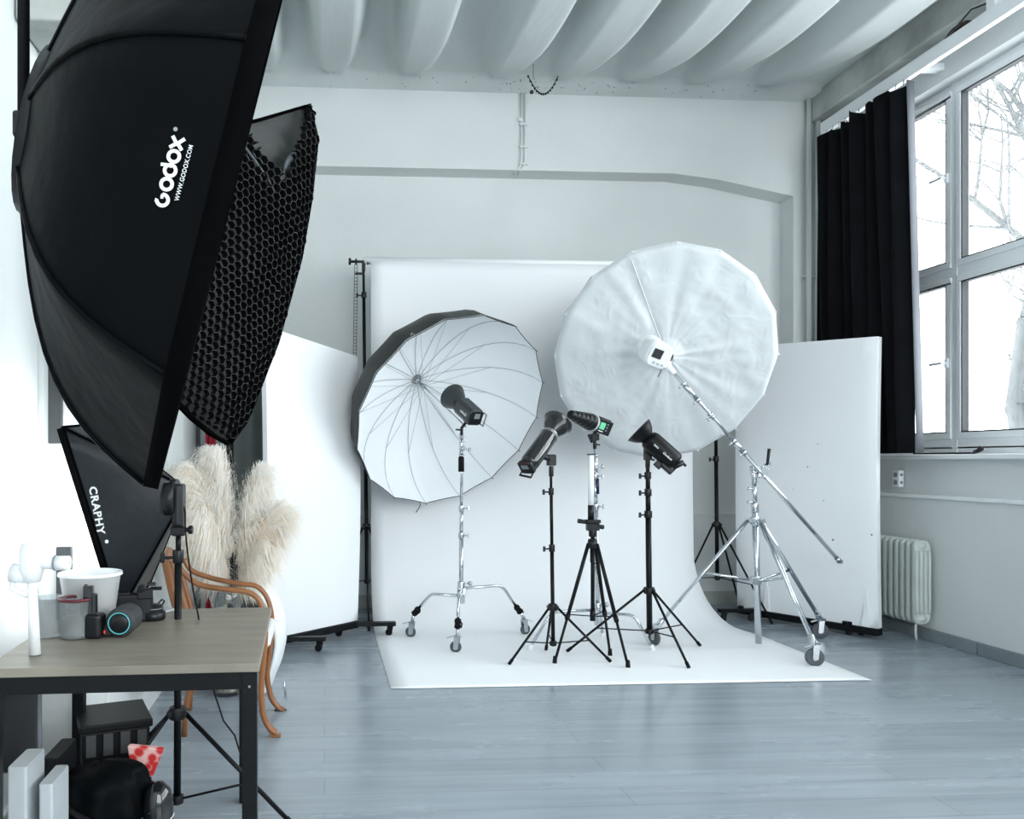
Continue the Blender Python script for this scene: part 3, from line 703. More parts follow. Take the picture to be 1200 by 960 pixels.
# strobe C: snoot
cT = at(667.5, 485.5, 5.66); cR = at(694, 495.5, 5.80); dC = (cR-cT).normalized(); MC = frame(-dC, UP)
sCc = thing('strobe_light', 'small black strobe with a ribbed snoot and green display, topmost of the middle group', 'studio light', cR)
L_ = (cR-cT).length; prof = [(.018, .012), (.022, 0), (.028, .004)]; 
for k in range(6):
    a = .006+(L_-.01)*k/6; bq = .006+(L_-.01)*(k+1)/6; ra = .026+.034*((k+.3)/6)**.85; rb_ = .026+.034*((k+1)/6)**.85
    prof += [(ra, a), (ra+.004, a+.006), (rb_, bq-.006), (rb_-.002, bq-.001)]
m_ = MB(); m_.lathe(prof, cT, dC, 28); m_.cyl(cT+dC*.008, cT+dC*.012, .019, n=20); m_.build('snoot', M['blackplastic'], sCc)
m_ = MB(); m_.lathe([(.05, -.008), (.064, -.006), (.064, .008), (.05, .01)], cR, dC, 28); m_.build('mount_ring', M['boxw'], sCc)
toc = (CAM-cR); toc = (toc - dC*toc.dot(dC)).normalized(); upC = dC.cross(toc); 
if upC.z < 0: upC = -upC
MCb = Matrix((dC, toc, upC)).transposed()
bc = cR+dC*.085; m_ = MB(); m_.box(bc, (.15, .10, .105), MCb); m_.box(bc+dC*.02+upC*.056, (.10, .06, .012), MCb); m_.build('body', M['blackplastic'], sCc, bevel=.012)
m_ = MB(); m_.box(bc-dC*.028+toc*.0505+upC*.004, (.052, .003, .05), MCb); m_.build('screen', M['lcd'], sCc)
m_ = MB()
for k in range(3): m_.box(bc+dC*.022+toc*.0505+upC*(.025-.022*k), (.014, .004, .012), MCb)
m_.build('button', M['boxg'], sCc); m_ = MB(); m_.box(bc-dC*.03+toc*.0505-upC*.035, (.05, .003, .006), MCb); m_.build('lettering', M['lettering'], sCc)
jC = at(697, 514, 5.86); m_ = MB(); m_.tube([bc-upC*.04-dC*.03, jC+UP*.035], .015, 8); m_.box(jC+UP*.01, (.055, .04, .05)); m_.tube([jC+UP*.03+cdir(-1, 0, 0)*.045, jC-UP*.03+cdir(-1, 0, 0)*.02], .010, 8); m_.cyl(jC, jC-UP*.075, .013, n=12)
m_.build('tilt_bracket', M['blackplastic'], sCc, bevel=.003); wing(sCc, jC-UP*.04, cdir(1, -.2, 0), s=.8)

# strobe D: black cylinder with battery, bowl to upper left
d0 = at(759, 513.5, 5.50); d1 = at(792, 543, 5.46); dD = (d0-d1).normalized(); MD = frame(dD, UP)
sD = thing('strobe_light', 'black strobe with a wide bowl to the upper left, in front of the round diffuser', 'studio light', d0.lerp(d1, .5))
L_ = (d1-d0).length
m_ = MB(); m_.lathe([(.002, -.002), (.05, -.002), (.066, .012), (.070, .03), (.070, L_-.03), (.062, L_-.006), (.05, L_)], d1, dD, 32); m_.build('body', M['blackmetal'], sD)
reflector(d0-dD*.004, dD, .10, .085, sD, r0=.045, mat='blackmetal')
lowD = MD @ Vector((0, -1, 0)); m_ = MB(); m_.rbox(d1+lowD*.055+dD*.02, (.075, .06, .09), .012, MD); m_.rbox(d1+lowD*.085+dD*.075, (.05, .045, .05), .008, MD); m_.build('battery', M['blackplastic'], sD)
m_ = MB(); m_.cyl(d1-dD*.0, d1-dD*.03+lowD*.01, .05, n=20); m_.cyl(d1-lowD*.03-dD*.01, d1-lowD*.03-dD*.06, .009, n=8); m_.build('control_panel', M['blackplastic'], sD)
toD = (CAM-d0); toD = (toD-dD*toD.dot(dD)).normalized(); perpD = dD.cross(toD); perpD = perpD if perpD.z > 0 else -perpD
for (s0, wd, off) in ((.055, .04, .2), (.135, .075, .1)):
    o_ = d0-dD*s0+toD*.0705-perpD*.008; plane_text('lettering', 'Godox', o_, -dD, perpD, .014, M['lettering'], sD, width=wd)
jD = at(759, 536, 5.53); m_ = MB(); m_.box(jD+UP*.02, (.045, .045, .08)); m_.tube([d0.lerp(d1, .25)+lowD*.06, jD+UP*.05], .016, 8); m_.cyl(jD, jD-UP*.07, .016, n=12); m_.build('tilt_bracket', M['blackplastic'], sD, bevel=.004)
wing(sD, jD+UP*.0, cdir(1, -.5, -.2), s=1.1)

# strobe E: white head on the boom
pE = at(768, 414, 5.52); dE = -axB; ME = frame(dE, cdir(.35, .94, 0))
sE = thing('strobe_light', 'white strobe head with a black screen at the centre of the round diffuser', 'studio light', pE)
m_ = MB(); m_.rbox(pE, (.165, .175, .20), .045, ME, n=5); m_.build('body', M['plasticw'], sE, bevel=.01)
m_ = MB(); m_.lathe([(.075, 0), (.092, .02), (.092, .10), (.085, .12)], pE+dE*.09, dE, 28); m_.build('mount_ring', M['plasticw'], sE)
fE = pE-dE*.102; m_ = MB(); m_.rbox(fE, (.14, .15, .012), .035, ME); pe = m_.build('control_panel', M['plasticw'], sE)
m_ = MB(); m_.box(fE-dE*.008+ME @ Vector((.020 if (ME @ Vector((1, 0, 0))).dot(RT) < 0 else -.020, .012, 0)), (.065, .062, .004), ME); m_.build('screen', M['gloss'], pe)
m_ = MB()
for k in range(3): m_.cyl(fE-dE*.0+ME @ Vector((-.04+.03*k, -.05, 0)), fE-dE*.014+ME @ Vector((-.04+.03*k, -.05, 0)), .009, n=12)
m_.build('dial', M['boxw'], pe)
# short cable off the head
m_ = MB(); q = at(775, 428, 5.48); m_.tube([q, at(774, 436, 5.46), at(771, 442, 5.46)], .003, 6); m_.build('cable', M['blackplastic'], sE)

# ------------------------------------------------------------------ stands
def turtle(name, label, hub, hub_z, ends, pole_top, secs, casters=True, bend=.62, zoff=(0, .03, -.03)):
    root = thing(name, label, 'light stand', (hub.x, hub.y, 0)); b = Vector((hub.x, hub.y, 0)); pt = Vector(pole_top)
    P = lambda z: Vector((b.x+(pt.x-b.x)*(z-hub_z)/(pt.z-hub_z), b.y+(pt.y-b.y)*(z-hub_z)/(pt.z-hub_z), z))
    m_ = MB(); z0 = hub_z-.06; col = MB(); kn = MB()
    for (z1, rr, mt) in secs:
        m_.cyl(P(z0), P(z1), rr, n=16)
        if z1 < pt.z-.02:
            c2 = MB(); c2.cyl(P(z1)-UP*.02, P(z1)+UP*.02, rr+.006, n=16); c2 = c2.build('collar', M['chrome'], root, bevel=.002)
            kd = cdir(1, 0, -.3); k2 = MB(); k2.cyl(P(z1)+kd*rr, P(z1)+kd*(rr+.03), .006, n=8); k2.box(P(z1)+kd*(rr+.038), (.014, .02, .034)); k2.build('knob', M['steel'], c2, bevel=.002)
        z0 = z1
    m_.build('pole', M['chrome'], root)
    col.cyl(P(hub_z-.09), P(hub_z+.07), .027, n=18); col.box(P(hub_z), (.06, .05, .05)); col.build('hub', M['chrome'], root, bevel=.004)
    kn.cyl(P(hub_z+.05), P(hub_z+.05)+cdir(1, .1, 0)*.06, .007, n=8); kn.ball(P(hub_z+.05)+cdir(1, .1, 0)*.065, .018, 8); kn.build('knob', M['steel' if casters else 'steel'], root)
    for i, e in enumerate(ends):
        e = Vector((e[0], e[1], 0)); dz = zoff[i]; z = hub_z+dz; dv = (e-b); dn = dv.normalized(); L0 = dv.length
        if casters:
            pts = [b+dn*.02+UP*z, b+dv*(bend-.06)+UP*(z), b+dv*bend+UP*(z-.008), b+dv*(bend+.06)+UP*(z-.03), b+dv*.88+UP*.215]
        else:
            pts = [b+dn*.02+UP*z, b+dv*(bend-.08)+UP*(z), b+dv*bend+UP*(z-.008), b+dv*(bend+.07)+UP*(z-.04), b+dv*.97+UP*.03]
        l = MB(); l.tube(pts, .0115, 10); lo = l.build('leg', M['chrome'], root)
        if casters:
            a = pts[-1]; dd = (pts[-1]-pts[-2]).normalized(); sk = MB(); sk.cyl(a-dd*.01, a+dd*.055, .021, n=14); sk.cyl(a+dd*.0, a+dd*.012, .024, n=14); sk.cyl(a+dd*.04, a+dd*.05, .024, n=14)
            sk.tube([a+cdir(.7, 0, -.7)*.02, a+cdir(.7, 0, -.7)*.038+dd*.02, a+cdir(.7, 0, -.7)*.03+dd*.05], .006, 6); sk.build('caster_socket', M['blackmatte'], root)
            m2 = MB(); m2.cyl(a+dd*.05, e+UP*.12, .012, n=10); m2.build('stem', M['chrome'], root)
            wheel_caster(root, (e.x, e.y), (1, -.4) if i != 1 else (-1, -.4), r=.040, h=.118)
        else:
            ft = MB(); ft.cyl(pts[-1]+UP*.012, pts[-1]-UP*.028+dn*.012, .017, n=10); ft.build('rubber_foot', M['plasticw'], lo)
    return root
eL = fl(483, 747); eR = fl(614, 744); eF = fl(536, 765)
hubA = (eL+eR+eF)/3; hubA = at(540.5, 600, (hubA-CAM).dot(FW)); hubA.z = 0
tA = (hubA-CAM).dot(FW)
tsA = turtle('c_stand', 'chrome turtle-base stand on three braked casters holding the open black umbrella', hubA, .37, [eL, eR, eF], at(541, 510, tA),
       [(.78, .0165, 0), (.98, .014, 0), (at(541, 512, tA).z, .0115, 0)], zoff=(-.035, .02, 0))
m_ = MB(); zb = at(541, 553, tA).z; zc = at(541, 536, tA).z; m_.cyl((hubA.x, hubA.y, zb), (hubA.x, hubA.y, zc), .022, n=16); m_.build('grip_sleeve', M['blackmatte'], tsA)
m_ = MB(); m_.cyl((hubA.x, hubA.y, zc), (hubA.x, hubA.y, at(541, 508, tA).z), .017, n=16)
for yy in (512, 518, 526, 534): q = at(541, yy, tA); m_.cyl(q-UP*.005, q+UP*.005, .022, n=16)
q = at(541, 527, tA); m_.cyl(q, q+cdir(1, 0, 0)*.05, .007, n=8); m_.ball(q+cdir(1, 0, 0)*.058, .014, 8); m_.build('grip_head', M['chrome'], tsA)

fL = fl(620, 762); fR = fl(765, 763); fB = fl(706, 747); hC = (fL+fR+fB)/3; tC = (hC-CAM).dot(FW); hubC = at(700.5, 600, tC); hubC.z = 0
tsC = turtle('c_stand', 'chrome stand with bare arched feet standing behind the photo tripod', hubC, .24, [fL, fR, fB], at(697, 524, tC),
       [(1.00, .0165, 0), (1.22, .014, 0), (at(697, 526, tC).z, .010, 0)], casters=False, bend=.66, zoff=(.02, -.0, -.03))
m_ = MB(); m_.cyl(at(699.5, 579, tC), at(699, 561, tC), .0175, n=14); m_.build('navy_band', M['navy'], tsC)
m_ = MB(); m_.cyl(at(698.5, 560, tC), at(697.5, 531, tC), .017, n=14)
for yy in (534, 541, 548, 556): q = at(698, yy, tC); m_.cyl(q-UP*.005, q+UP*.005, .021, n=16)
q = at(698, 551, tC); m_.cyl(q, q+cdir(1, .5, 0)*.05, .007, n=8); m_.ball(q+cdir(1, .5, 0)*.055, .014, 8); m_.build('grip_head', M['chrome'], tsC)

light_stand('light_stand', 'slim black stand under the tipped glossy strobe, leftmost of the middle group', at(645.5, 550, 5.43), .09,
    [fl(597, 780), fl(715, 777), fl(640, 763)], .35, [(.75, .013), (1.13, .011), (at(646, 548, 5.43).z, .009)], tilt=(at(648.5, 700, 5.43).x, at(648.5, 700, 5.43).y, 0))
light_stand('light_stand', 'thicker black stand under the wide-bowl strobe, right of the photo tripod', at(759, 545, 5.53), .15,
    [fl(665, 765), fl(807, 784), fl(820, 758)], .445, [(.97, .0195), (1.12, .017), (1.235, .0155), (at(759, 544, 5.53).z, .013)], r=.02, tilt=(at(761.5, 700, 5.53).x, at(761.5, 700, 5.53).y, 0))
m_ = MB()   # loose caster under the thick stand (belongs to the roller stand's far leg)
# photo tripod
tf = [fl(650, 778), fl(736, 783), fl(715, 769)]; tT = 5.37; ap = at(694.5, 637, tT)
tr = thing('tripod', 'black three-legged photo tripod with pan head carrying a light tube', 'tripod', (ap.x, ap.y, 0))
for f in tf:
    f = Vector((f.x, f.y, .01)); d = (f-ap); dh = Vector((d.x, d.y, 0)).normalized(); a = ap+dh*.03; l = MB(); mid = a.lerp(f, .62)
    l.cyl(a, mid, .0125, n=10); l.cyl(mid, f, .009, n=10); l.cyl(mid-d.normalized()*.02, mid+d.normalized()*.02, .016, n=10); lo = l.build('leg', M['blackmetal'], tr)
    r_ = MB(); r_.cyl(f-UP*.008, f+UP*.03-d.normalized()*.01, .015, .013, n=10); r_.build('rubber_foot', M['blackmatte'], lo)
    br = MB(); br.tube([Vector((ap.x, ap.y, .30)), a.lerp(f, .6)], .004, 6); br.build('brace', M['blackmetal'], tr)
m_ = MB(); m_.cyl((ap.x, ap.y, .28), (ap.x, ap.y, ap.z+.09), .0135, n=12); m_.cyl((ap.x, ap.y, .27), (ap.x, ap.y, .34), .018, n=12); m_.build('centre_column', M['blackmetal'], tr)
m_ = MB(); m_.cyl(ap-UP*.03, ap+UP*.03, .04, .028, n=16); m_.build('shoulder', M['blackplastic'], tr)
m_ = MB(); hp = ap+UP*.075; m_.cyl(hp-UP*.03, hp+UP*.02, .026, n=16); m_.box(hp+UP*.035, (.08, .05, .05)); m_.box(hp+UP*.072, (.09, .07, .022)); m_.cyl(hp+UP*.04, hp+UP*.04+cdir(1, -.1, 0)*.075, .015, n=12); m_.cyl(hp+UP*.06, hp+UP*.065+cdir(-1, .1, 0)*.10, .012, .016, n=10)
m_.build('pan_head', M['blackplastic'], tr, bevel=.004)
m_ = MB(); hq = ap-UP*.02+cdir(-.6, 0, -.8)*.035; m_.tube([hq, hq-UP*.10, hq-UP*.115+cdir(1, 0, 0)*.05, hq-UP*.10+cdir(1, 0, 0)*.06], .004, 6); m_.build('carry_loop', M['blackmatte'], tr)
tb = thing('light_tube', 'white upright light tube with a black handle standing on the tripod head', 'studio light', hp+UP*.083)
q0 = hp+UP*.083; q1 = at(692.5, 592, tT); q2 = at(692.5, 533.5, tT); q0 = Vector((q1.x, q1.y, q0.z))
m_ = MB(); m_.cyl(q1, q2, .0185, n=20); m_.build('diffuser_tube', M['tubew'], tb); m_ = MB(); m_.cyl(q0, q1, .0205, n=20); m_.build('handle', M['blackplastic'], tb)
m_ = MB(); m_.cyl(q2, q2+UP*.008, .0195, n=20); m_.box(q2+UP*.005, (.05, .02, .006)); m_.build('end_cap', M['blackplastic'], tb)

# roller stand with boom
cA = fl(957, 781); cB = fl(963, 748.5); cC = fl(768, 757); 
tR = 5.75; rb = at(889, 700, tR)
rs = thing('roller_stand', 'large chrome three-wheeled roller stand holding the diagonal boom on the right', 'light stand', (rb.x, rb.y, 0))
Pz = lambda yy: at(889-(755-yy)*.028, yy, tR)
m_ = MB(); m_.cyl(Pz(754), Pz(590), .0225, n=20); m_.cyl(Pz(592), Pz(566), .0165, n=18); m_.build('column', M['chrome'], rs)
m_ = MB(); m_.cyl(Pz(566), Pz(550), .021, n=18); m_.cyl(Pz(600), Pz(590), .026, n=18); m_.cyl(Pz(552), Pz(546), .027, n=18)
for yy in (573, 589):
    q = Pz(yy); kd = cdir(-1, .1, -.1); m_.cyl(q, q+kd*.05, .007, n=8); m_.box(q+kd*.058, (.012, .018, .034))
m_.build('clamp_collar', M['chrome'], rs, bevel=.002)
top = Pz(610); low = Pz(680)
m_ = MB(); m_.cyl(top-UP*.03, top+UP*.025, .035, n=18); m_.box(top, (.11, .09, .03)); m_.build('leg_yoke', M['chrome'], rs, bevel=.004)
m_ = MB(); m_.cyl(low-UP*.03, low+UP*.03, .032, n=18); m_.box(low+cdir(-1, 0, -.3)*.03, (.05, .05, .05)); m_.build('brace_hub', M['steel'], rs, bevel=.004)
for i, (c_, hz) in enumerate(((cA, .16), (cB, .16), (cC, .16))):
    c_ = Vector((c_.x, c_.y, 0)); dh = (c_-Vector((rb.x, rb.y, 0))).normalized(); a = top+dh*.05; e = c_-dh*.03+UP*hz
    l = MB(); w2 = Vector((-dh.y, dh.x, 0))*.011
    for sg in (-1, 1): l.cyl(a+w2*sg, e+w2*sg*.7, .010, n=10)
    if i == 2: pass
    lo = l.build('leg', M['chrome'], rs)
    br = MB(); br.cyl(low+dh*.03, a.lerp(e, .50), .009, n=8); br.build('brace', M['chrome'], rs)
    j = MB(); j.cyl(e+UP*.03-dh*.02, e-UP*.02+dh*.012, .022, n=14); j.box(e-UP*.015+dh*.02, (.05, .05, .02)); j.build('leg_joint', M['chrome'], rs, bevel=.003)
    wheel_caster(rs, (c_.x, c_.y), (.9, -.3) if i < 2 else (.3, -1), r=.058, h=.142, wm='wheel')
bs, be = at(983, 657, 5.95), at(790, 438, 5.44)
bm = thing('boom_arm', 'long chrome boom pole running diagonally from the white strobe down to the right', 'boom', bs)
dbm = (be-bs).normalized(); LB = (be-bs).length
m_ = MB(); m_.cyl(bs, bs+dbm*LB*.60, .0145, n=16); m_.cyl(bs+dbm*LB*.60, be, .0115, n=16); m_.build('pole', M['chrome'], bm)
m_ = MB(); m_.cyl(bs-dbm*.01, bs+dbm*.03, .018, n=14); m_.box(bs-dbm*.012, (.03, .03, .03)); m_.build('end_cap', M['steel'], bm)
for ka, kb in ((.60, .66), (.785, .795), (.87, .95)):
    m_ = MB(); m_.cyl(bs+dbm*LB*ka, bs+dbm*LB*kb, .0175, n=14)
    for k in (ka, kb): q = bs+dbm*LB*k; m_.cyl(q-dbm*.012, q+dbm*.012, .0195, n=14); m_.cyl(q, q+cdir(-.7, -.7, -.1)*.045, .006, n=8)
    m_.build('coupler', M['chrome'], bm)
m_ = MB(); jE = be; m_.tube([be, at(783, 430, 5.44), at(776, 424, 5.48)], .020, 10); m_.box(at(781, 428, 5.46), (.05, .05, .05)); m_.build('head_adapter', M['plasticw'], bm, bevel=.006)
pv = at(893, 552, 5.72)
m_ = MB(); m_.cyl(pv+cdir(0, 0, 1)*.03, pv-FW*.05, .028, n=18); m_.tube([pv+UP*.02, pv+cdir(.4, .9, 0)*.05, pv+cdir(.9, .6, 0)*.07, at(902, 541, 5.7)], .009, 8); q = at(903, 541, 5.7)
m_.box(pv-UP*.02, (.05, .05, .06)); m_.cyl(at(882, 556, 5.7), at(888, 552, 5.7), .007, n=8); m_.ball(at(881, 556, 5.7), .012, 8); pvo = m_.build('pivot_clamp', M['chrome'], bm, bevel=.003)
m_ = MB(); m_.cyl(at(899, 545, 5.69), at(901.5, 526, 5.69), .009, .012, n=10); m_.build('handle', M['blackplastic'], pvo)

# ------------------------------------------------------------------ big softbox, foreground
def octabox(name, label, Crim, axis, R, D, n=8, rot=0, upref=UP, lip=.05, mat='fabric', rs_=.075, cyl_=False, segs=16, bulge=1.0):
    axis = Vector(axis).normalized(); Mx = frame(axis, upref); root = thing(name, label, 'softbox', Crim)
    def pt(s, a_i, f):
        r = rs_+(R-rs_)*(s+bulge*.16*math.sin(PI*s)); z = -D*(1-s+bulge*.10*math.sin(PI*s))
        a = 2*PI*(a_i+f)/n+rot; cut = math.cos(PI/n)/math.cos(PI/n*(2*f-1)); cut = 1-(1-cut)*1.0
        rr = r*cut*(1-.035*math.sin(PI*f)*math.sin(PI*s))
        return Crim + Mx @ Vector((rr*math.cos(a), rr*math.sin(a), z))
    m_ = MB()
    for i in range(n): m_.grid(lambda u, v, i=i: pt(u, i, v), segs, 8)
    shell = m_.build('shell', M[mat], root)
    tree = BVHTree.FromPolygons([v for v in m_.v], [tuple(f) for f in m_.f])
    lp = MB()
    def lipf(u, v):
        i = u*n; k = int(min(i, n-1)); f = i-k; p = pt(1, k, f); return p + axis*(lip*v) + (p-Crim).normalized()*.004
    lp.grid(lipf, n*6, 2); lp.build('front_lip', M['fabedge'], root, solid=.004)
    rd = MB()
    for i in range(n): rd.tube([pt(s/10, i, 0) for s in range(11)], .006, 5)
    rd.build('seam', M[mat], root)
    fd = MB(); 
    fd.grid(lambda u, v: Crim+ (pt(1, int(min(u*n, n-1)), u*n-int(min(u*n, n-1)))-Crim)*v*.995 + axis*.004, n*4, 6); 
    fr_ = fd.build('front_diffuser', M['whitecloth'], root)
    rg_ = MB(); a0 = Crim-axis*D; rg_.lathe([(.05, -.01), (rs_+.006, -.01), (rs_+.008, .02), (rs_-.01, .03)], a0, axis, 28); rg_.cyl(a0-axis*.02, a0-axis*.01, .07, n=24); rg_.build('speed_ring', M['blackplastic'], root)
    return root, tree, pt, Mx, a0
CG = at(270, 222, 1.74); axG = cdir(.93, -.235, .06)
Rg = .66; _n = ray(335, 0).cross(ray(193, 560)); _n = _n if _n.dot(RT) > 0 else -_n
axG = _n.normalized(); CG = at(273, 228, 1.62)-axG*.030; Rg = .60
gx, gtree, gpt, gMx, gA0 = octabox('softbox', 'huge black softbox with large white lettering, nearest the camera, the biggest softbox', CG, axG, Rg, .335, rot=0, upref=UP, lip=.030, rs_=.15)
# lettering
ge = Vector((.2525, -.9676)); gn = Vector((-.9676, -.2525)); go = Vector((191.6, 235))
def gmap(x, y, o=go, sc=1.0): q = o+ge*(x*sc)+gn*(y*sc); return q.x, q.y
def ringpts(cx, cy, r, a0=0, a1=2*PI, n=22): return [(cx+r*math.cos(a0+(a1-a0)*i/n), cy+r*math.sin(a0+(a1-a0)*i/n)) for i in range(n+1)]
W_ = 4.3; shp = []
s1 = 17.2; 
shp.append(stroke([(-1.5, 8.6)]+[(-1.5-0, 8.4)]+ringpts(0.4, 0, 6.6, math.radians(110), math.radians(372), 20)+[(5.2, 3.6), (1.4, 4.0), (-.6, 2.0)][:0]+[], W_))
shp.append(stroke([(7.0, .9), (5.6, 1.8), (1.8, 1.2)], W_*.8))
shp.append(stroke(ringpts(19.6, 0, 6.5), W_)); shp.append(stroke(ringpts(36.2, 0, 6.5), W_))
shp.append(stroke([(41.2, -1.0), (41.6, 6.0), (40.4, 12.5)], W_*.9))
shp.append(stroke(ringpts(53.2, 0, 6.5), W_))
shp.append(stroke([(62.2, -7.2), (66.5, -3), (70.5, 2.5), (76.2, 7.4)], W_)); shp.append(stroke([(76.2, -7.4), (70.5, -2), (66.5, 3), (62.2, 7.6)], W_))
decal('lettering', shp, gtree, gmap, M['lettering'], gx)
vs, fs = ringpts(84, 7, 1.3, n=10), None
rr_ = ringpts(84.5, 6.2, 2.6, n=12)[:-1]; decal('registered_mark', [(rr_, [tuple(range(12))])], gtree, gmap, M['greyprint'], gx)
vs, fs, wd = text_tris('WWW.GODOX.COM', 1.0, 1.08, .01); wo = Vector((210.6, 236.2)); wk = 67.2/wd
decal('lettering', [(vs, fs)], gtree, lambda x, y: gmap(x*wk, y*7.4, wo), M['lettering'], gx)
# it hangs from a ceiling rod at its back
pr = thing('pantograph', 'dark ceiling rod at the back of the biggest black softbox, cut by the picture top', 'mount', (gA0.x, gA0.y, 4.3))
q = gA0-axG*.035; m_ = MB(); m_.cyl(q+UP*.02, (q.x, q.y, 4.34), .011, n=12); m_.build('rod', M['blackmetal'], pr)
m_ = MB(); m_.box((q.x, q.y, 4.335), (.09, .09, .02)); m_.build('ceiling_plate', M['blackmetal'], pr, bevel=.003)
m_ = MB(); m_.box(q, (.03, .04, .05)); m_.build('clamp', M['blackplastic'], pr, bevel=.006)

# ------------------------------------------------------------------ second softbox with honeycomb grid
P0 = at(357, 125, 3.72); P1 = at(265, 520, 3.52); n2_ = (P1-P0).cross(RT*-.72+FW*-.62+UP*.05).normalized()
n2_ = n2_ if n2_.dot(FW) < 0 else -n2_
def onp(px, py, off=0.0):
    d = ray(px, py); o = P0+n2_*off; k = (o-CAM).dot(n2_)/d.dot(n2_); return CAM+d*k
rim2 = [onp(*p) for p in ((357, 125), (366, 166), (359, 235), (347, 305), (320, 402), (284, 494), (265, 520), (246, 509), (223, 490), (160, 425), (125, 330), (130, 225), (190, 168), (303, 141))]
C2 = sum(rim2, Vector())/len(rim2); ax2 = n2_; A02 = C2-ax2*.26+UP*.02; Mx2 = frame(ax2, UP)
s2 = thing('softbox', 'tall black softbox with a sagging honeycomb grid, partly behind the biggest softbox', 'softbox', C2)
m_ = MB(); nr = len(rim2); rg2 = [A02+(Mx2 @ (Mx2.transposed() @ (p-C2)).normalized())*.085 for p in rim2]
for i_ in range(nr):
    a, b, c, d = rim2[i_], rim2[(i_+1) % nr], rg2[(i_+1) % nr], rg2[i_]
    m_.grid(lambda u, v: (d.lerp(a, u)).lerp(c.lerp(b, u), v)+((a+b)/2-C2).normalized()*.035*math.sin(PI*u), 8, 2)
m_.build('shell', M['fabric'], s2)
m_ = MB(); m_.tube(rim2, .009, 6, closed=True); m_.build('rim_rod', M['fabedge'], s2)
m_ = MB(); m_.add([p+ax2*.003 for p in rim2]+[C2+ax2*.003], [(k, (k+1) % nr, nr) for k in range(nr)]); m_.build('front_diffuser', M['greydiff'], s2)
m_ = MB()
for k in range(nr): m_.add([rim2[k], rim2[(k+1) % nr], rim2[(k+1) % nr]+ax2*.05, rim2[k]+ax2*.05], [(0, 1, 2, 3)])
m_.build('grid_border', M['fabedge'], s2, solid=.003)
l2 = lambda p: (lambda q: (q.x, q.y))(Mx2.transposed() @ (p-C2))
rimL = [l2(p) for p in rim2]
def inpoly(x, y, P):
    c = False
    for i in range(len(P)):
        (x1, y1), (x2, y2) = P[i-1], P[i]
        if (y1 > y) != (y2 > y) and x < (x2-x1)*(y-y1)/(y2-y1)+x1: c = not c
    return c
def edged(x, y):
    best = 9
    for i in range(len(rimL)):
        a = Vector(rimL[i-1]); b = Vector(rimL[i]); p = Vector((x, y)); t = max(0, min(1, (p-a).dot(b-a)/(b-a).length_squared)); best = min(best, (a.lerp(b, t)-p).length)
    return best
loose = [l2(onp(*p, .03)) for p in ((250, 60), (380, 60), (357, 128), (345, 165), (322, 214), (293, 178))]
hx = MB(); cs = .036; dep = .042
def hp_(x, y, k): e = edged(x, y); return C2+Mx2 @ Vector((x, y, .014+.075*min(1, e/.22)**.6+.012*math.sin(x*17)*math.sin(y*13)*min(1, e*9)+k))
seen = set(); x0_, x1_ = min(p[0] for p in rimL), max(p[0] for p in rimL); y0_, y1_ = min(p[1] for p in rimL), max(p[1] for p in rimL)
for i in range(int(x0_/(cs*.866))-1, int(x1_/(cs*.866))+2):
    for j in range(int(y0_/cs)-1, int(y1_/cs)+2):
        cx_ = cs*.866*i; cy_ = cs*(j+.5*(i % 2)); cs_ = cs/math.sqrt(3)
        vsx = [(cx_+cs_*math.cos(PI/3*k), cy_+cs_*math.sin(PI/3*k)) for k in range(6)]
        for k in range(6):
            a, b = vsx[k], vsx[(k+1) % 6]; mx_, my_ = (a[0]+b[0])/2, (a[1]+b[1])/2; key = (round(mx_, 3), round(my_, 3))
            if key in seen or not (inpoly(a[0], a[1], rimL) and inpoly(b[0], b[1], rimL)) or inpoly(mx_, my_, loose): continue   # its top corner has come loose
            seen.add(key); hx.add([hp_(a[0], a[1], 0), hp_(b[0], b[1], 0), hp_(b[0], b[1], dep), hp_(a[0], a[1], dep)], [(0, 1, 2, 3)])
hx.build('honeycomb_grid', M['gridcloth'], s2, solid=.003)
m_ = MB(); m_.tube([onp(287, 172, .11), onp(300, 190, .11), onp(318, 216, .10), onp(321, 226, .10), onp(317, 229, .09)], .006, 6); m_.build('grid_piping', M['velcro'], s2)
m_ = MB(); m_.grid(lambda u, v: onp(323+22*u+3*math.sin(u*7), 212-38*u+(16-4*u)*v, .07+.01*math.sin(v*3)), 8, 4); m_.build('velcro_strip', M['velcro'], s2, solid=.004)
m_ = MB(); m_.box(onp(363, 134, .01), (.042, .02, .045), Matrix.Rotation(.6, 3, 'Y')); m_.build('corner_tab', M['fabedge'], s2)
m_ = MB(); m_.cyl(A02-ax2*.03, A02+ax2*.01, .09, n=24); m_.build('speed_ring', M['blackplastic'], s2)
cz2 = 4.3
pp = thing('pantograph', 'black ceiling rod carrying the second softbox, hidden behind the first one', 'mount', (A02.x, A02.y, cz2))
m_ = MB(); bq = A02-ax2*.04; m_.cyl((bq.x, bq.y, bq.z), (bq.x, bq.y, 4.34), .012, n=10); m_.build('rod', M['blackmetal'], pp); m_ = MB(); m_.box((bq.x, bq.y, 4.335), (.09, .09, .02)); m_.build('ceiling_plate', M['blackmetal'], pp, bevel=.003)

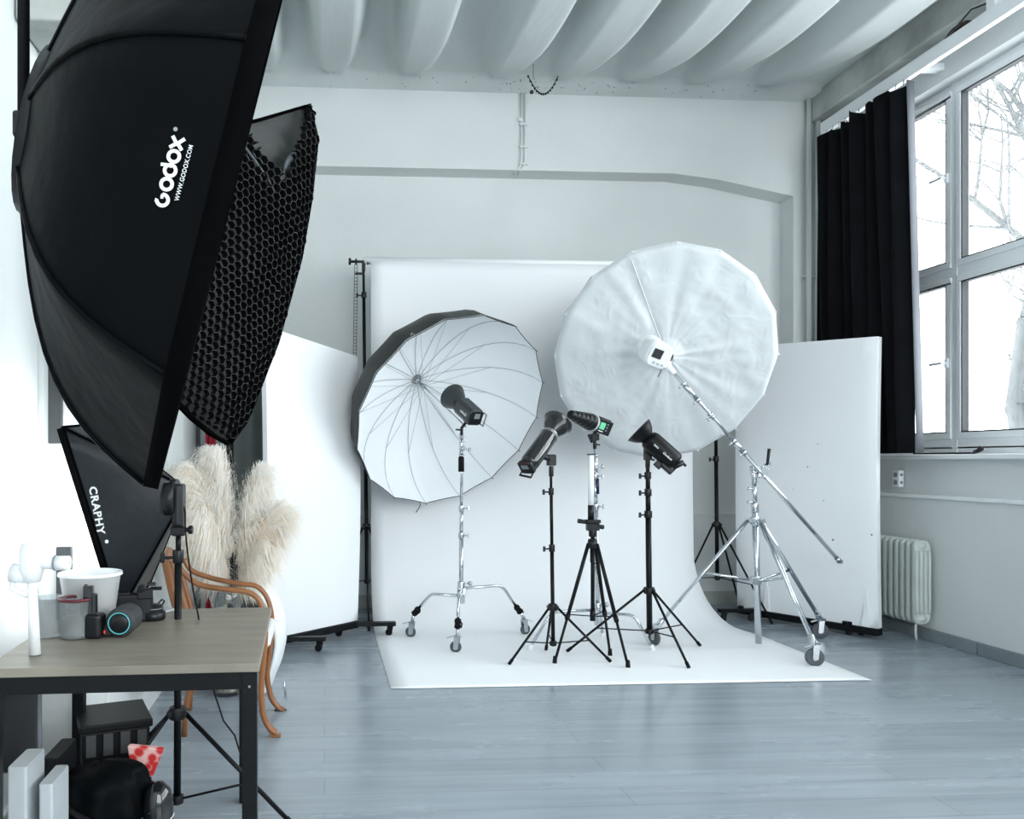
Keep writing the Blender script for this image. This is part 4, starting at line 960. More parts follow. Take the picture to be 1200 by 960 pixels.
# ------------------------------------------------------------------ small softbox on its stand
TS = 2.95
ap0 = at(201, 584, TS)
ns = {'nt': at(72, 501, 2.80), 'ft': at(118, 496, 3.30), 'nb': at(99, 708, 2.74), 'fb': at(150, 705, 3.22)}
sb = thing('softbox', 'small charcoal softbox with white lettering on a stand behind the desk', 'softbox', ap0)
rt_ = [at(199, 562, 2.93), at(204, 562, 3.02), at(207, 606, 3.02), at(203, 606, 2.93)]   # near-top, far-top, far-bottom, near-bottom
fq = [ns['nt'], ns['ft'], ns['fb'], ns['nb']]
_w = RT*-.02+UP*.035+FW*.46; _h = RT*.135+UP*-.675+FW*.20
ns['nt'] = at(74, 501, 2.80); fq = [ns['nt'], ns['nt']+_w, ns['nt']+_w+_h, ns['nt']+_h]
sm_ = MB(); cen = sum(fq, Vector())/4
def side(i):
    j = (i+1) % 4
    def f(u, v):
        p = rt_[i].lerp(fq[i], u).lerp(rt_[j].lerp(fq[j], u), v); mid = (rt_[i]+rt_[j]+fq[i]+fq[j])/4
        outw = (mid-(cen+ap0)/2).normalized(); return p + outw*(.018*math.sin(PI*u)*math.sin(PI*v))
    return f
for i in range(4): sm_.grid(side(i), 10, 8)
# lower near seam runs from the mount to the bottom front corner
sm_.build('shell', M['fabric2'], sb); stree = BVHTree.FromPolygons([v for v in sm_.v], [tuple(f) for f in sm_.f])
e_ = MB(); fdir = (cen-ap0).normalized()
for i in range(4):
    a, b = fq[i], fq[(i+1) % 4]; e_.add([a, b, b+fdir*.035, a+fdir*.035], [(0, 1, 2, 3)])
    e_.tube([a, b], .005, 6); 
e_.build('front_lip', M['fabedge'], sb, solid=.004)
e_ = MB()
for i in range(4): f0 = side(i); e_.tube([f0(u/8, 0) for u in range(9)], .0045, 5)
e_.build('seam', M['fabedge'], sb)
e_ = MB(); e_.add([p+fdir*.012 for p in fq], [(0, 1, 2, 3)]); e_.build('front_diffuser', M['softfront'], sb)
e_ = MB(); e_.cyl(at(196, 584, 2.97), at(208, 584, 2.97), .075, .07, n=24); e_.build('speed_ring', M['blackplastic'], sb)
vs, fs, wd = text_tris('CRAPHY', 1.0, 1.12, .03); ck = 57/wd; co = Vector((104.5, 571)); ce = Vector((.185, .983)); cn = Vector((.983, -.185))
decal('lettering', [(vs, fs)], stree, lambda x, y: tuple(co+ce*(x*ck)+cn*(y*12.5)), M['lettering'], sb)
rr_ = ringpts(0, 0, 2.2, n=12)[:-1]; decal('registered_mark', [(rr_, [tuple(range(12))])], stree, lambda x, y: (125.3+x, 634.5+y), M['lettering'], sb)
# lamp head
hp3 = at(210, 596, 2.97); lh = thing('lamp_head', 'slim black lamp head clamped behind the small charcoal softbox', 'lamp head', at(209, 622, 2.97))
m_ = MB(); m_.rbox(at(209.5, 592, 2.97), (.040, .10, .155), .018); m_.build('housing', M['blackplastic'], lh, bevel=.006)
m_ = MB(); m_.cyl(at(209, 617, 2.97), at(209, 628, 2.97), .024, n=14); m_.box(at(209, 622, 2.97), (.05, .05, .03)); m_.cyl(at(209, 621, 2.97), at(221, 621, 2.97), .009, n=8); m_.cyl(at(221, 621, 2.97), at(226, 621, 2.97), .016, n=10); m_.build('swivel', M['blackplastic'], lh, bevel=.003)
m_ = MB(); m_.tube([at(214, 590, 2.97), at(217, 600, 2.96), at(217, 620, 2.95), at(220, 650, 2.94), at(226, 690, 2.94), at(232, 720, 2.96), at(240, 770, 2.96), at(252, 815, 2.96), at(262, 845, 2.94), at(275, 862, 2.92)]
    + [Vector((at(290, 880, 2.9).x, at(290, 880, 2.9).y, .2)), Vector((at(297, 900, 2.9).x, at(297, 900, 2.9).y, .006)), Vector((at(280, 930, 2.9).x, at(280, 930, 2.9).y-.1, .006))], .0035, 6)
m_.build('cable', M['blackmatte'], lh)
pb = at(207.5, 700, 2.98)
light_stand('light_stand', 'black tripod light stand behind the desk under the small charcoal softbox', at(209, 627, 2.97), .07,
    [(at(340, 965, 2.93).x+.01, at(340, 965, 2.93).y, 0), (pb.x-.36, pb.y+.27, 0), (pb.x-.30, pb.y-.02, 0)], .405, [(.985, .0135), (at(209, 626, 2.97).z, .010)], tilt=(pb.x, pb.y, 0))

# ------------------------------------------------------------------ desk
DK = Matrix.Rotation(math.radians(1.5), 3, 'Z')
FR_ = Vector((-.187, 2.345, 0)); Wd, Dp = .768, .89
def dp(u, v, z): return FR_ + DK @ Vector((-Wd*(1-u), Dp*v, 0)) + UP*z
dsk = thing('desk', 'desk with grey-brown wood top and square black steel legs, holding cameras and tubs', 'desk', (dp(.5, .5, 0)))
m_ = MB(); m_.box(dp(.5, .5, .736), (Wd, Dp, .026), DK); m_.build('desk_top', M['tabletop'], dsk, bevel=.002)
m_ = MB(); 
m_.box(dp(.5, .03, .697), (Wd-.03, .03, .052), DK); m_.box(dp(.5, .965, .697), (Wd-.2, .03, .052), DK); m_.box(dp(.04, .5, .697), (.03, Dp-.08, .052), DK); m_.box(dp(.90, .5, .697), (.03, Dp-.08, .052), DK)
m_.build('apron', M['blackmetal'], dsk, bevel=.002)
for (u_, v_) in ((.963, .035), (.026, .035), (.870, .955), (.050, .955)):
    l = MB(); l.box(dp(u_, v_, .361), (.043, .046, .722), DK); lo = l.build('leg', M['blackmetal'], dsk, bevel=.003)
ed = MB(); q = dp(.963, .035, .361); 
ed.box(dp(.963, .035, .68)+DK @ Vector((.0, -.0255, 0)), (.006, .002, .006), DK); ed.build('screw', M['steel'], dsk)
TZ = .75
def tt(px, py, z=TZ): return at(px, py, (H-z)*FPX/(py-CY))
# smart speaker
c0 = at(139.5, 727.5, 2.64); c1 = at(153, 722, 2.76); ds = (c0-c1).normalized(); rS = .048
zz = TZ+rS+.002; c0.z = zz+.000; c1.z = zz+.004; ds = (c0-c1).normalized()
sp = thing('smart_speaker', 'round grey fabric speaker with a glowing cyan ring lying on the desk', 'speaker', c0)
Ls = (c0-c1).length
m_ = MB(); m_.lathe([(.002, -.0), (.040, 0), (.0485, .012), (rS, .03), (rS, .085), (.044, .115), (.03, .125), (.002, .126)], c0, -ds, 36); m_.build('body', M['fabricmesh'], sp)
m_ = MB(); m_.lathe([(.002, .004), (.026, .004), (.030, .001), (.032, -.004)], c0, ds, 36); m_.build('top_plate', M['blackplastic'], sp)
m_ = MB(); m_.torus(c0+ds*.002, ds, .0345, .0014, 40); m_.build('light_ring', M['cyan'], sp)
# camera
def tp_(px, py, dz=0): q = tt(px, py); q.z = TZ+dz; return q
cp = at(160, 727, 2.93); cp.z = TZ; cr_ = Matrix.Rotation(math.radians(14), 3, 'Z')
cm = thing('camera', 'black camera with viewfinder hump and lens ring lying on the desk', 'camera', cp)
q0 = cp+Vector((-.02, -.0, 0)); m_ = MB(); m_.rbox(q0+UP*.050, (.155, .055, .098), .015, cr_); m_.box(q0+Vector((.05, 0, .10)), (.055, .05, .035), cr_); m_.box(q0+Vector((-.03, -.0, .10)), (.05, .03, .012), cr_); m_.build('body', M['blackplastic'], cm, bevel=.006)
m_ = MB(); q1 = tp_(177, 728, 0)+Vector((0, .03, 0)); m_.lathe([(.002, .0), (.042, 0), (.046, .006), (.046, .028), (.038, .032), (.036, .05), (.030, .054), (.002, .055)], q1+UP*.001, UP, 28); m_.build('lens', M['blackplastic'], cm)
m_ = MB(); m_.torus(q1+UP*.042, UP, .036, .002); m_.ball(q1+Vector((-.012, -.037, .03)), .004, 6); m_.build('lens_ring', M['boxg'], cm)
m_ = MB(); m_.cyl(q0+Vector((.045, -.02, .122)), q0+Vector((.045, -.035, .122)), .014, n=14); m_.box(q0+Vector((.075, -.01, .135)), (.03, .02, .012), cr_); m_.cyl(q0+Vector((.07, 0, .118)), q0+Vector((.11, 0, .118)), .007, n=8); m_.build('dial', M['blackplastic'], cm, bevel=.002)
m_ = MB(); m_.tube([q1+Vector((.02, 0, .06)), q1+Vector((.035, -.01, .075)), q1+Vector((.04, .01, .065)), q1+Vector((.03, .02, .05))], .003, 5); m_.tube([q0+Vector((-.07, 0, .03)), q0+Vector((-.10, -.04, .02)), q0+Vector((-.09, -.08, .012))], .006, 6, flat=(1, .3)); m_.build('strap', M['blackmatte'], cm)
# charger with red light
cq = tp_(117, 747); m_ = thing('battery_charger', 'flat black charger with a red light in front of the clear tub', 'charger', cq)
b_ = MB(); b_.box(cq+Vector((-.022, .02, .012)), (.085, .05, .022), cr_); b_.box(cq+Vector((-.075, .02, .008)), (.05, .02, .012), cr_); b_.box(cq+Vector((.015, .035, .02)), (.05, .07, .036), cr_); b_.build('body', M['blackplastic'], m_, bevel=.004)
b_ = MB(); b_.box(cq+Vector((.012, -.003, .018)), (.010, .006, .010)); b_.build('light', M['redled'], m_)
# clear tubs
def tub(name, label, px, py, r, h, liq=None, rim=None, tz=TZ):
    q = tp_(px, py)+Vector((0, r, 0)); root = thing(name, label, 'container', q)
    b_ = MB(); b_.lathe([(.002, .002), (r*.93, .002), (r*.95, .008), (r, h), (r+.004, h), (r+.004, h+.004), (r-.003, h+.003), (r*.93, .012), (.002, .010)], q, UP, 32); b_.build('tub_wall', M['clearplastic'], root)
    if rim: b_ = MB(); b_.lathe([(r+.005, h-.003), (r+.005, h+.006), (r-.004, h+.006), (r-.004, h-.003), (r+.005, h-.003)], q, UP, 32); b_.build('rim', M[rim], root)
    if liq: b_ = MB(); b_.cyl(q+UP*.012, q+UP*h*liq, r*.86, n=24); b_.build('contents', M['boxg'], root)
    return root, q
M['darkred'] = pmat('dark_red_rim', (.10, .01, .02, 1), .4)
tub('clear_tub', 'clear round tub with a dark red rim at the front of the desk clutter', 83, 751, .052, .125, .52, 'darkred')
tt1, q = tub('clear_tub', 'taller cloudy tub without rim behind the red-rimmed one, near the wall', 53, 749, .050, .125, None, None)
b_ = MB(); b_.tube([q+Vector((.052, -.02, .09)), q+Vector((.075, -.03, .088)), q+Vector((.075, -.03, .06))], .005, 6); b_.build('hook', M['clearplastic'], tt1)
# white bucket
q = at(106, 690, 2.80); bkq = Vector((q.x, q.y, TZ)); bkr = thing('bucket', 'round white plastic bucket on the desk under the small softbox', 'bucket', bkq)
b_ = MB(); b_.lathe([(.002, .0), (.074, 0), (.100, .185), (.106, .186), (.106, .196), (.097, .196), (.072, .006), (.002, .006)], bkq, UP, 36); b_.build('body', M['plasticw'], bkr); b_ = MB(); b_.torus(bkq+UP*.188, UP, .104, .004, 36); b_.build('rim', M['plasticw'], bkr)
# white clip-on fan at the wall
q = at(38, 668, 2.42); wf = thing('hair_dryer', 'white hair dryer standing nose up among the desk clutter by the wall', 'hair dryer', (q.x, q.y, TZ))
b_ = MB(); b_.lathe([(.002, -.06), (.026, -.055), (.036, -.02), (.036, .03), (.030, .06), (.002, .062)], at(37, 660, 2.42), UP, 24); b_.cyl(at(44, 659, 2.42), at(66, 660, 2.42), .020, .019, n=18); b_.cyl(at(35, 675, 2.42), at(14, 671, 2.42), .024, .03, n=18)
b_.cyl(at(37, 672, 2.42), at(41, 767, 2.42), .014, .017, n=14); b_.build('body', M['plasticw'], wf)
b_ = MB(); b_.cyl(at(66, 660, 2.42), at(81, 660, 2.42), .0215, n=18); b_.build('nozzle', M['plasticw'], wf); b_ = MB(); b_.lathe([(.0225, 0), (.0225, .004), (.02, .004)], at(64, 660, 2.42), cdir(1, 0, 0), 18); b_.build('ring', M['boxg'], wf)
b_ = MB(); b_.tube([at(81, 659, 2.42), at(88, 659, 2.42), at(94, 664, 2.43)], .003, 6); b_.tube([at(17, 674, 2.42), at(14, 690, 2.42), at(30, 697, 2.42), at(38, 688, 2.42)], .012, 8); b_.build('cable', M['plasticw'], wf)
# two-way radio in its dock, and a marker
q = at(109, 740, 2.64); q.z = TZ; rd = thing('two_way_radio', 'black upright radio in a chunky charging dock on the desk', 'radio', q)
b_ = MB(); b_.rbox(q+Vector((.0, .02, .04)), (.062, .06, .08), .018, Matrix.Rotation(-.2, 3, 'Z')); b_.build('dock', M['blackplastic'], rd, bevel=.006)
b_ = MB(); b_.box(q+Vector((-.02, .02, .115)), (.030, .028, .11)); b_.cyl(q+Vector((-.028, .02, .16)), q+Vector((-.028, .02, .175)), .007, n=10); b_.box(q+Vector((.0, .02, .105)), (.014, .026, .08)); b_.build('handset', M['gloss'], rd, bevel=.004)
b_ = MB(); b_.cyl(tp_(80, 742, .10)+Vector((-.02, .03, .065)), tp_(92, 742, .10)+Vector((.01, .03, .02)), .009, n=12); mkq = b_.build('marker_pen', M['blackplastic']); tag(mkq, 'thick black marker poking out of the red-rimmed clear tub', 'pen')
b_ = MB(); q = tp_(188, 717); b_.box(q+Vector((.0, .01, .003)), (.075, .10, .005), Matrix.Rotation(-.5, 3, 'Z')); nb_ = b_.build('paper_pad', M['boxw'], bevel=.001); tag(nb_, 'thin pale pad at the back edge of the desk behind the camera', 'pad')
# ------------------------------------------------------------------ clutter under the desk
Mg = Matrix.Rotation(math.radians(-12), 3, 'Z')
q = Vector((-.765, 2.81, 0)); bgp = thing('backpack', 'slumped black backpack on the floor under the desk', 'bag', q)
b_ = MB()
def bagf(u, v):
    th = 2*PI*u; ph = PI*v; r_ = 1+.22*noise.noise(Vector((math.cos(th)*2, math.sin(th)*2, v*3)))+.08*noise.noise(Vector((math.cos(th)*5, math.sin(th)*5, v*9)))
    x = .17*math.sin(ph)**.6*math.cos(th)*r_; y = .13*math.sin(ph)**.6*math.sin(th)*r_; z = .15-.15*math.cos(ph)*(1+.1*math.cos(th)); return q+Vector((x, y, max(.002, z)))
b_.grid(bagf, 56, 32); b_.build('body', M['fabric'], bgp)
b_ = MB(); b_.tube([q+Vector((-.12, -.125, .24)), q+Vector((-.02, -.155, .19)), q+Vector((.08, -.15, .13)), q+Vector((.14, -.11, .10))], .010, 6, flat=(1.6, .5)); b_.tube([q+Vector((-.10, -.12, .12)), q+Vector((0, -.16, .08)), q+Vector((.12, -.13, .05))], .008, 6); b_.build('strap', M['blackmatte'], bgp)
q = Vector((-.81, 3.17, .0)); cr = thing('crate', 'black slotted plastic crate tilted above the backpack under the desk', 'crate', q)
Mt = Matrix.Rotation(math.radians(20), 3, 'Z'); b_ = MB(); cc = q+Vector((0, 0, .17))
b_.box(cc, (.24, .26, .33), Mt); b_.box(cc+UP*.18, (.26, .28, .03), Mt); b_.build('body', M['crate'], cr, bevel=.006)
for k in range(4):
    b_ = MB(); b_.box(cc+Mt @ Vector((-.09+.06*k, -.135, .12)), (.034, .012, .08), Mt); b_.build('slot', M['crateend'], cr)
q = Vector((-.565, 2.80, 0)); b_ = MB(); b_.lathe([(.002, .0), (.04, .0), (.05, .02), (.052, .16), (.043, .21), (.02, .235), (.002, .24)], q, UP, 24)
slp = thing('camera_case', 'oval black case with white piping on the floor beside the backpack', 'case', q); b_.build('body', M['gloss'], slp)
b_ = MB(); b_.tube([q+Vector((.053*math.cos(a), .053*math.sin(a), .115+.01*math.cos(2*a))) for a in [2*PI*k/20 for k in range(20)]], .0018, 5, closed=True)
b_.tube([q+Vector((-.02, -.047, .15)), q+Vector((0.0, -.045, .165)), q+Vector((.02, -.04, .15)), q+Vector((.012, -.048, .14))], .0015, 5); b_.tube([q+Vector((-.045, -.03, .11)), q+Vector((-.04, -.038, .05)), q+Vector((-.02, -.05, .01))], .0015, 5); b_.build('piping', M['plasticw'], slp)
q = at(167, 882, 2.86); q.z = .04; pc_ = thing('pouch', 'red floral pouch pushed in beside the black backpack', 'pouch', q)
b_ = MB(); b_.add([q+Vector(v) for v in ((-.035, 0, .16), (.075, .0, .27), (-.055, .0, .285), (.035, .0, .17), (-.035, .03, .16), (.07, .03, .27), (-.05, .03, .285), (.03, .03, .17))],
    [(0, 3, 1, 2), (4, 6, 5, 7), (0, 2, 6, 4), (2, 1, 5, 6), (1, 3, 7, 5), (3, 0, 4, 7)]); b_.build('body', M['floral'], pc_, bevel=.006)
b_ = MB(); b_.cyl(q+Vector((-.0, .015, -.034)), q+Vector((.0, .015, .17)), .03, .028, n=16); b_.build('bottle_body', M['blackplastic'], pc_)
for (x_, y_, wx_, dy_, hh, mt, nm, lb, ct) in (
    (-.90, 2.52, .055, .16, .43, 'boxw', 'file_box', 'pale upright box nearest the wall on the floor under the desk', 'box'),
    (-.825, 2.54, .04, .16, .37, 'boxw', 'file_box', 'narrow pale upright box between the dark cases under the desk', 'box'),
    (-.89, 2.80, .05, .2, .36, 'crate', 'storage_case', 'dark upright case behind the pale boxes under the desk', 'case')):
    r_ = thing(nm, lb, ct, (x_, y_, 0)); b_ = MB(); b_.rbox((x_, y_, hh/2), (wx_, dy_, hh), .008); b_.build('body', M[mt], r_); b_ = MB(); b_.box((x_, y_-dy_/2-.0015, hh*.25), (wx_*.35, .003, .04)); b_.build('label_slot', M['blackplastic'], r_)
r_ = thing('monitor', 'dark screen with pale rim standing under the left end of the desk', 'screen', (-1.05, 2.9, 0)); b_ = MB(); b_.box((-1.05, 2.85, .42), (.13, .03, .30)); b_.build('screen', M['gloss'], r_); b_ = MB(); b_.box((-1.05, 2.868, .42), (.15, .02, .33)); b_.box((-1.05, 2.88, .16), (.04, .02, .32)); b_.box((-1.05, 2.88, .01), (.13, .14, .02)); b_.build('stand', M['boxg'], r_, bevel=.004)

# ------------------------------------------------------------------ armchair
YN, YF_ = 3.93, 4.34
WD = 'chairwood'
ac = thing('armchair', 'curved brown wooden armchair with a white seat, behind the desk', 'chair', (-.48, 4.13, 0))
def cx3(px, py, Y): # point at room depth Y
    u = (px-CX)/FPX; t = Y/(math.cos(YAW)-u*math.sin(YAW)); return at(px, py, t)
def smooth(pts, n=5):
    P = [Vector(p) for p in pts]; out = []
    for i in range(len(P)-1):
        p0 = P[max(0, i-1)]; p1 = P[i]; p2 = P[i+1]; p3 = P[min(len(P)-1, i+2)]
        for k in range(n):
            t = k/n; out.append(.5*((2*p1)+(p2-p0)*t+(2*p0-5*p1+4*p2-p3)*t*t+(3*p1-p0-3*p2+p3)*t**3))
    return out+[P[-1]]
nearArm = smooth([cx3(*p, YN) for p in ((207, 657), (214, 670), (233, 685), (266, 691), (290, 694), (303, 703), (309, 720), (311, 745))])
farArm = smooth([cx3(*p, YF_) for p in ((216, 655), (225, 669), (250, 678), (279, 684), (300, 687), (312, 699), (318, 718), (319, 738))])
for a_ in (nearArm, farArm): b_ = MB(); b_.tube(a_, .017, 10, flat=(1.0, .8)); b_.build('armrest', M[WD], ac)
nearLeg = smooth([cx3(*p, YN) for p in ((311, 742), (309, 770), (306, 805), (308, 835), (315, 852), (323, 859))])
farLeg = smooth([cx3(*p, YF_) for p in ((319, 735), (316, 765), (313, 790), (317, 815), (325, 828), (333, 834))])
for a_, fc in ((nearLeg, None), (farLeg, 'capblack')):
    b_ = MB(); b_.tube(a_, [.019]*(len(a_)-6)+[.018, .019, .020, .021, .021, .020], 10, flat=(1, .8)); lo = b_.build('leg', M[WD], ac)
    e = a_[-1]; 
    if fc: b_ = MB(); b_.ball(e+Vector((-.02, 0, .004)), .03, 10, sc=(1.2, .8, .6)); b_.build('foot_cap', M[fc], lo)
    else: b_ = MB(); b_.box((e.x, e.y, .008), (.05, .03, .016)); b_.build('foot_cap', M[WD], lo, bevel=.003)
for (Y, x0) in ((YN, 0), (YF_, 6)):
    b_ = MB(); pts = smooth([cx3(216+x0, 838 if Y < 4 else 815, Y), cx3(223+x0, 800, Y), cx3(226+x0, 760, Y), cx3(218+x0, 715, Y), cx3(207+x0, 675, Y), cx3(199+x0, 650, Y)])
    pts[0].z = .012; b_.tube(pts, .018, 10, flat=(1, .8)); b_.build('leg', M[WD], ac)
tl0 = cx3(200, 650, YN-.02); tl1 = cx3(206, 652, YF_+.02)
b_ = MB(); b_.tube(smooth([tl0, (tl0+tl1)/2+Vector((-.04, 0, .012)), tl1]), .022, 10, flat=(.7, 1.5)); b_.build('top_rail', M[WD], ac)
b_ = MB(); q = (tl0+tl1)/2
for yy in (-.07, .0, .07): b_.tube(smooth([q+Vector((-.03, yy, 0)), q+Vector((.0, yy, -.15)), q+Vector((.05, yy, -.34))]), .011, 8, flat=(.6, 1.7))
b_.build('back_splat', M[WD], ac)
b_ = MB(); sx0, sx1 = cx3(226, 760, YN).x, cx3(311, 745, YN).x; b_.box(((sx0+sx1)/2, (YN+YF_)/2, .405), (sx1-sx0, YF_-YN, .05)); b_.build('seat_frame', M[WD], ac, bevel=.008)
b_ = MB(); b_.rbox(((sx0+sx1)/2+.012, (YN+YF_)/2, .462), (sx1-sx0+.02, YF_-YN+.03, .07), .05); b_.build('seat', M['seat'], ac, bevel=.02)

# white moulded chair behind
mc = thing('plastic_chair', 'white moulded plastic chair behind the wooden armchair, before the left foam board', 'chair', (-.42, 4.75, 0))
prof = [(-.40, .64), (-.34, .61), (-.27, .53), (-.235, .42), (-.225, .31), (-.25, .18), (-.29, .08), (-.315, .006)]
prof = smooth([Vector((p[0], 0, p[1])) for p in prof], 4)
b_ = MB(); Yc = 4.78
def shell(u, v):
    k = u*(len(prof)-1); i = int(min(k, len(prof)-2)); p = prof[i].lerp(prof[i+1], k-i); yy = (v-.5)*.40*(1-.25*u); cup = .08*((2*v-1)**2)*(1-u*.6)
    return Vector((p.x-cup, Yc+yy, p.z))
b_.grid(shell, 24, 14); b_.build('back_shell', M['plasticw'], mc, solid=.012)
b_ = MB(); b_.grid(lambda u, v: Vector((-.62+.38*u-.04*(2*v-1)**2, Yc+(v-.5)*.40, .40+.03*(2*v-1)**2-.015*math.sin(PI*u)+.03*(u-.5)**2)), 14, 12); b_.build('seat', M['plasticw'], mc, solid=.012)
b_ = MB(); b_.grid(lambda u, v: Vector((-.62+.0*u-.04*(2*v-1)**2+.30*u**2, Yc+(v-.5)*(.40-.06*u), .40-.396*u)), 12, 10); b_.build('front_leg', M['plasticw'], mc, solid=.012)
b_ = MB(); b_.cyl((-.22, 4.62, .0), (-.235, 4.64, .10), .006, n=8); b_.build('leg', M['chrome'], mc)

# ------------------------------------------------------------------ pampas grass in a glass vase
vq = Vector((-.555, 4.66, 0)); vs_ = thing('glass_vase', 'tall clear glass floor vase holding the pampas grass behind the armchair', 'vase', vq)
b_ = MB(); b_.lathe([(.002, .0), (.062, .0), (.070, .01), (.072, .04), (.055, .25), (.075, .48), (.115, .60), (.112, .602), (.070, .485), (.050, .25), (.066, .045), (.002, .02)], vq, UP, 32); b_.build('body', M['clear'], vs_)
b_ = MB(); b_.cyl(vq+UP*.022, vq+UP*.07, .064, .066, n=24); b_.build('gravel', pmat('vase_gravel', (.42, .40, .34, 1), .8, var=.5, scale=60), vs_)
def plume(label, top, mid, L0, width, tan, sweep, nstr=1500, seed=1):
    rnd = random.Random(seed); top = Vector(top); mid = Vector(mid); base = vq+Vector((rnd.uniform(-.02, .02), rnd.uniform(-.02, .02), .06))
    root = thing('pampas_grass', label, 'plant', base, 'pampas plumes in the glass vase')
    axis_pts = smooth([mid, mid.lerp(top, .5)+Vector((-.01, 0, .02)), top], 10)
    b_ = MB(); b_.tube(smooth([base, base.lerp(mid, .6)+Vector((0, 0, .02)), mid, axis_pts[8], axis_pts[16]], 4), .0028, 5); b_.build('stalk', M['stem'], root)
    A = MB(); Bm = MB(); nA = len(axis_pts)
    for i in range(nstr):
        s = rnd.random()**.9; k = s*(nA-1); j = int(min(k, nA-2)); p = axis_pts[j].lerp(axis_pts[j+1], k-j); ta = (axis_pts[j+1]-axis_pts[j]).normalized()
        a = rnd.uniform(0, 2*PI); rad = Vector((math.cos(a), math.sin(a), 0)); rad = (rad-ta*rad.dot(ta)).normalized()
        env = (math.sin(PI*min(1, (s*.86+.12)))**.7); ln = width*1.3*rnd.uniform(.30, 1.0)*env+.02
        out = rad*ln*rnd.uniform(.45, .85); fwd = ta*ln*rnd.uniform(.3, 1.1)
        p1 = p+out*.45+fwd*.65; p2 = p+out*.85+fwd*.95+Vector(sweep)*ln*.5; p3 = p+out*1.1+fwd*1.0+Vector(sweep)*ln*1.1-UP*ln*rnd.uniform(.1, .7)
        wv = ta.cross(rad)*rnd.uniform(.0009, .0020); tw = rad.cross(ta)*.0
        p1, p2, p3 = [Vector((max(z_.x, XL+.04), z_.y, z_.z)) for z_ in (p1, p2, p3)]
        Q = [p-wv, p+wv, p1+wv*1.3, p1-wv*1.3, p2+wv, p2-wv, p3]
        tgt = Bm if (rnd.random() < .6*tan*(1.3-s)) else A
        tgt.add(Q, [(0, 1, 2, 3), (3, 2, 4, 5), (5, 4, 6)])
    A.build('plume', M['pampas'], root)
    if Bm.v: Bm.build('plume_core', M['pampasb'], root)
T = 4.62
plume('tallest cream pampas plume, upright at the centre of the vase', at(250, 535, T), at(268, 655, T), 0, .16, .22, (-.2, 0, 0), 6000, 1)
plume('broad cream pampas plume leaning left toward the softbox', at(222, 556, T-.05), at(262, 670, T), 0, .19, .30, (-.5, 0, -.2), 6500, 2)
plume('low cream pampas plume drooping beside the left armchair back', at(238, 600, T-.1), at(264, 685, T), 0, .16, .35, (-.3, 0, -.6), 5000, 3)
plume('pampas plume leaning right with its tip by the grey cloth', at(308, 555, T), at(284, 670, T), 0, .14, .20, (.2, 0, .1), 5200, 4)
plume('tan pampas plume arching far right before the foam board', at(328, 600, T-.02), at(286, 680, T), 0, .15, .55, (.5, 0, -.1), 5000, 5)
plume('short tan pampas plume low on the right side of the vase', at(308, 640, T-.08), at(282, 700, T), 0, .12, .40, (.4, 0, -.3), 4000, 6)

# ------------------------------------------------------------------ hanging cloths at far left
def cloth(name, label, x0, x1, Y, z0, z1, mat, amp=.02, fr=9):
    b_ = MB(); b_.grid(lambda u, v: Vector((x0+(x1-x0)*u, Y+amp*math.sin(u*fr)+.01*math.sin(v*5+u*3), z0+(z1-z0)*v)), 30, 10); o = b_.build(name, M[mat], solid=.004); tag(o, label, 'cloth'); return o
cloth('backdrop_cloth', 'grey cloth hanging between the pampas grass and the left foam board', -.665, -.43, 6.0, .02, 2.45, 'greycloth')
cloth('backdrop_cloth', 'narrow black cloth hanging left of the grey cloth', -.735, -.655, 6.02, .02, 2.45, 'blackcloth', .008)
cloth('backdrop_cloth', 'deep red cloth seen in a narrow gap above the pampas grass', -.875, -.80, 6.04, .02, 2.45, 'red', .008)
cr_k = thing('cloth_rail', 'dark rail carrying the hanging cloths along the far left', 'rail', (-.66, 6.02, 0))
b_ = MB(); b_.cyl((XL+.015, 6.02, 2.465), (-.40, 6.02, 2.465), .014, n=10); b_.build('rail_tube', M['blackmetal'], cr_k)
b_ = MB(); b_.box((XL+.03, 6.02, 1.23), (.03, .03, 2.46)); b_.build('post', M['darkpanel'], cr_k)
b_ = MB(); b_.box((-1.060, YS-.012, 1.625), (.054, .02, .455)); o = b_.build('wall_panel', M['darkpanel'], bevel=.004); tag(o, 'dark grey strip panel high on the left wall corner, under the biggest softbox', 'panel')
b_ = MB(); b_.box((-1.026, YS-.012, .815), (.06, .02, .35)); o = b_.build('wall_panel', M['darkpanel'], bevel=.004); tag(o, 'dark grey strip panel low on the left wall corner, behind the desk clutter', 'panel')

# ------------------------------------------------------------------ right wall: curtain, rail, pipes, radiator, sockets
b_ = MB()
def cur(u, v):
    Y = 6.70-(6.70-5.66)*u; z = 1.385+(4.11-1.385)*v
    sag = .05*abs(math.sin(u*PI*6))*(v**8)
    x = 4.215+.045*math.sin(u*46)*(.35+.65*v)+.02*math.sin(u*19+v*2)
    return Vector((x, Y+.02*math.sin(v*3)*(1-u)-(1-v)*.10*u, z-sag))
b_.grid(cur, 150, 20); ct_ = thing('curtain', 'long black curtain drawn to the far end of the window wall', 'curtain', (4.24, 6.3, 4.1)); b_.build('curtain_cloth', M['curtain'], ct_, solid=.006)
b_ = MB(); b_.grid(lambda u, v: Vector((4.235+.07*u, 5.66-.012-(1-v)*.10+.02*u, 1.385+(4.11-1.385)*v)), 2, 12); b_.build('lining', M['lining'], ct_, solid=.003)
for k in range(13): y = 6.68-.083*k; b_ = MB(); b_.tube([(4.24, y, 4.13), (4.24, y, 4.11), (4.235, y, 4.08)], .004, 5); b_.build('hook', M['steel'], ct_)
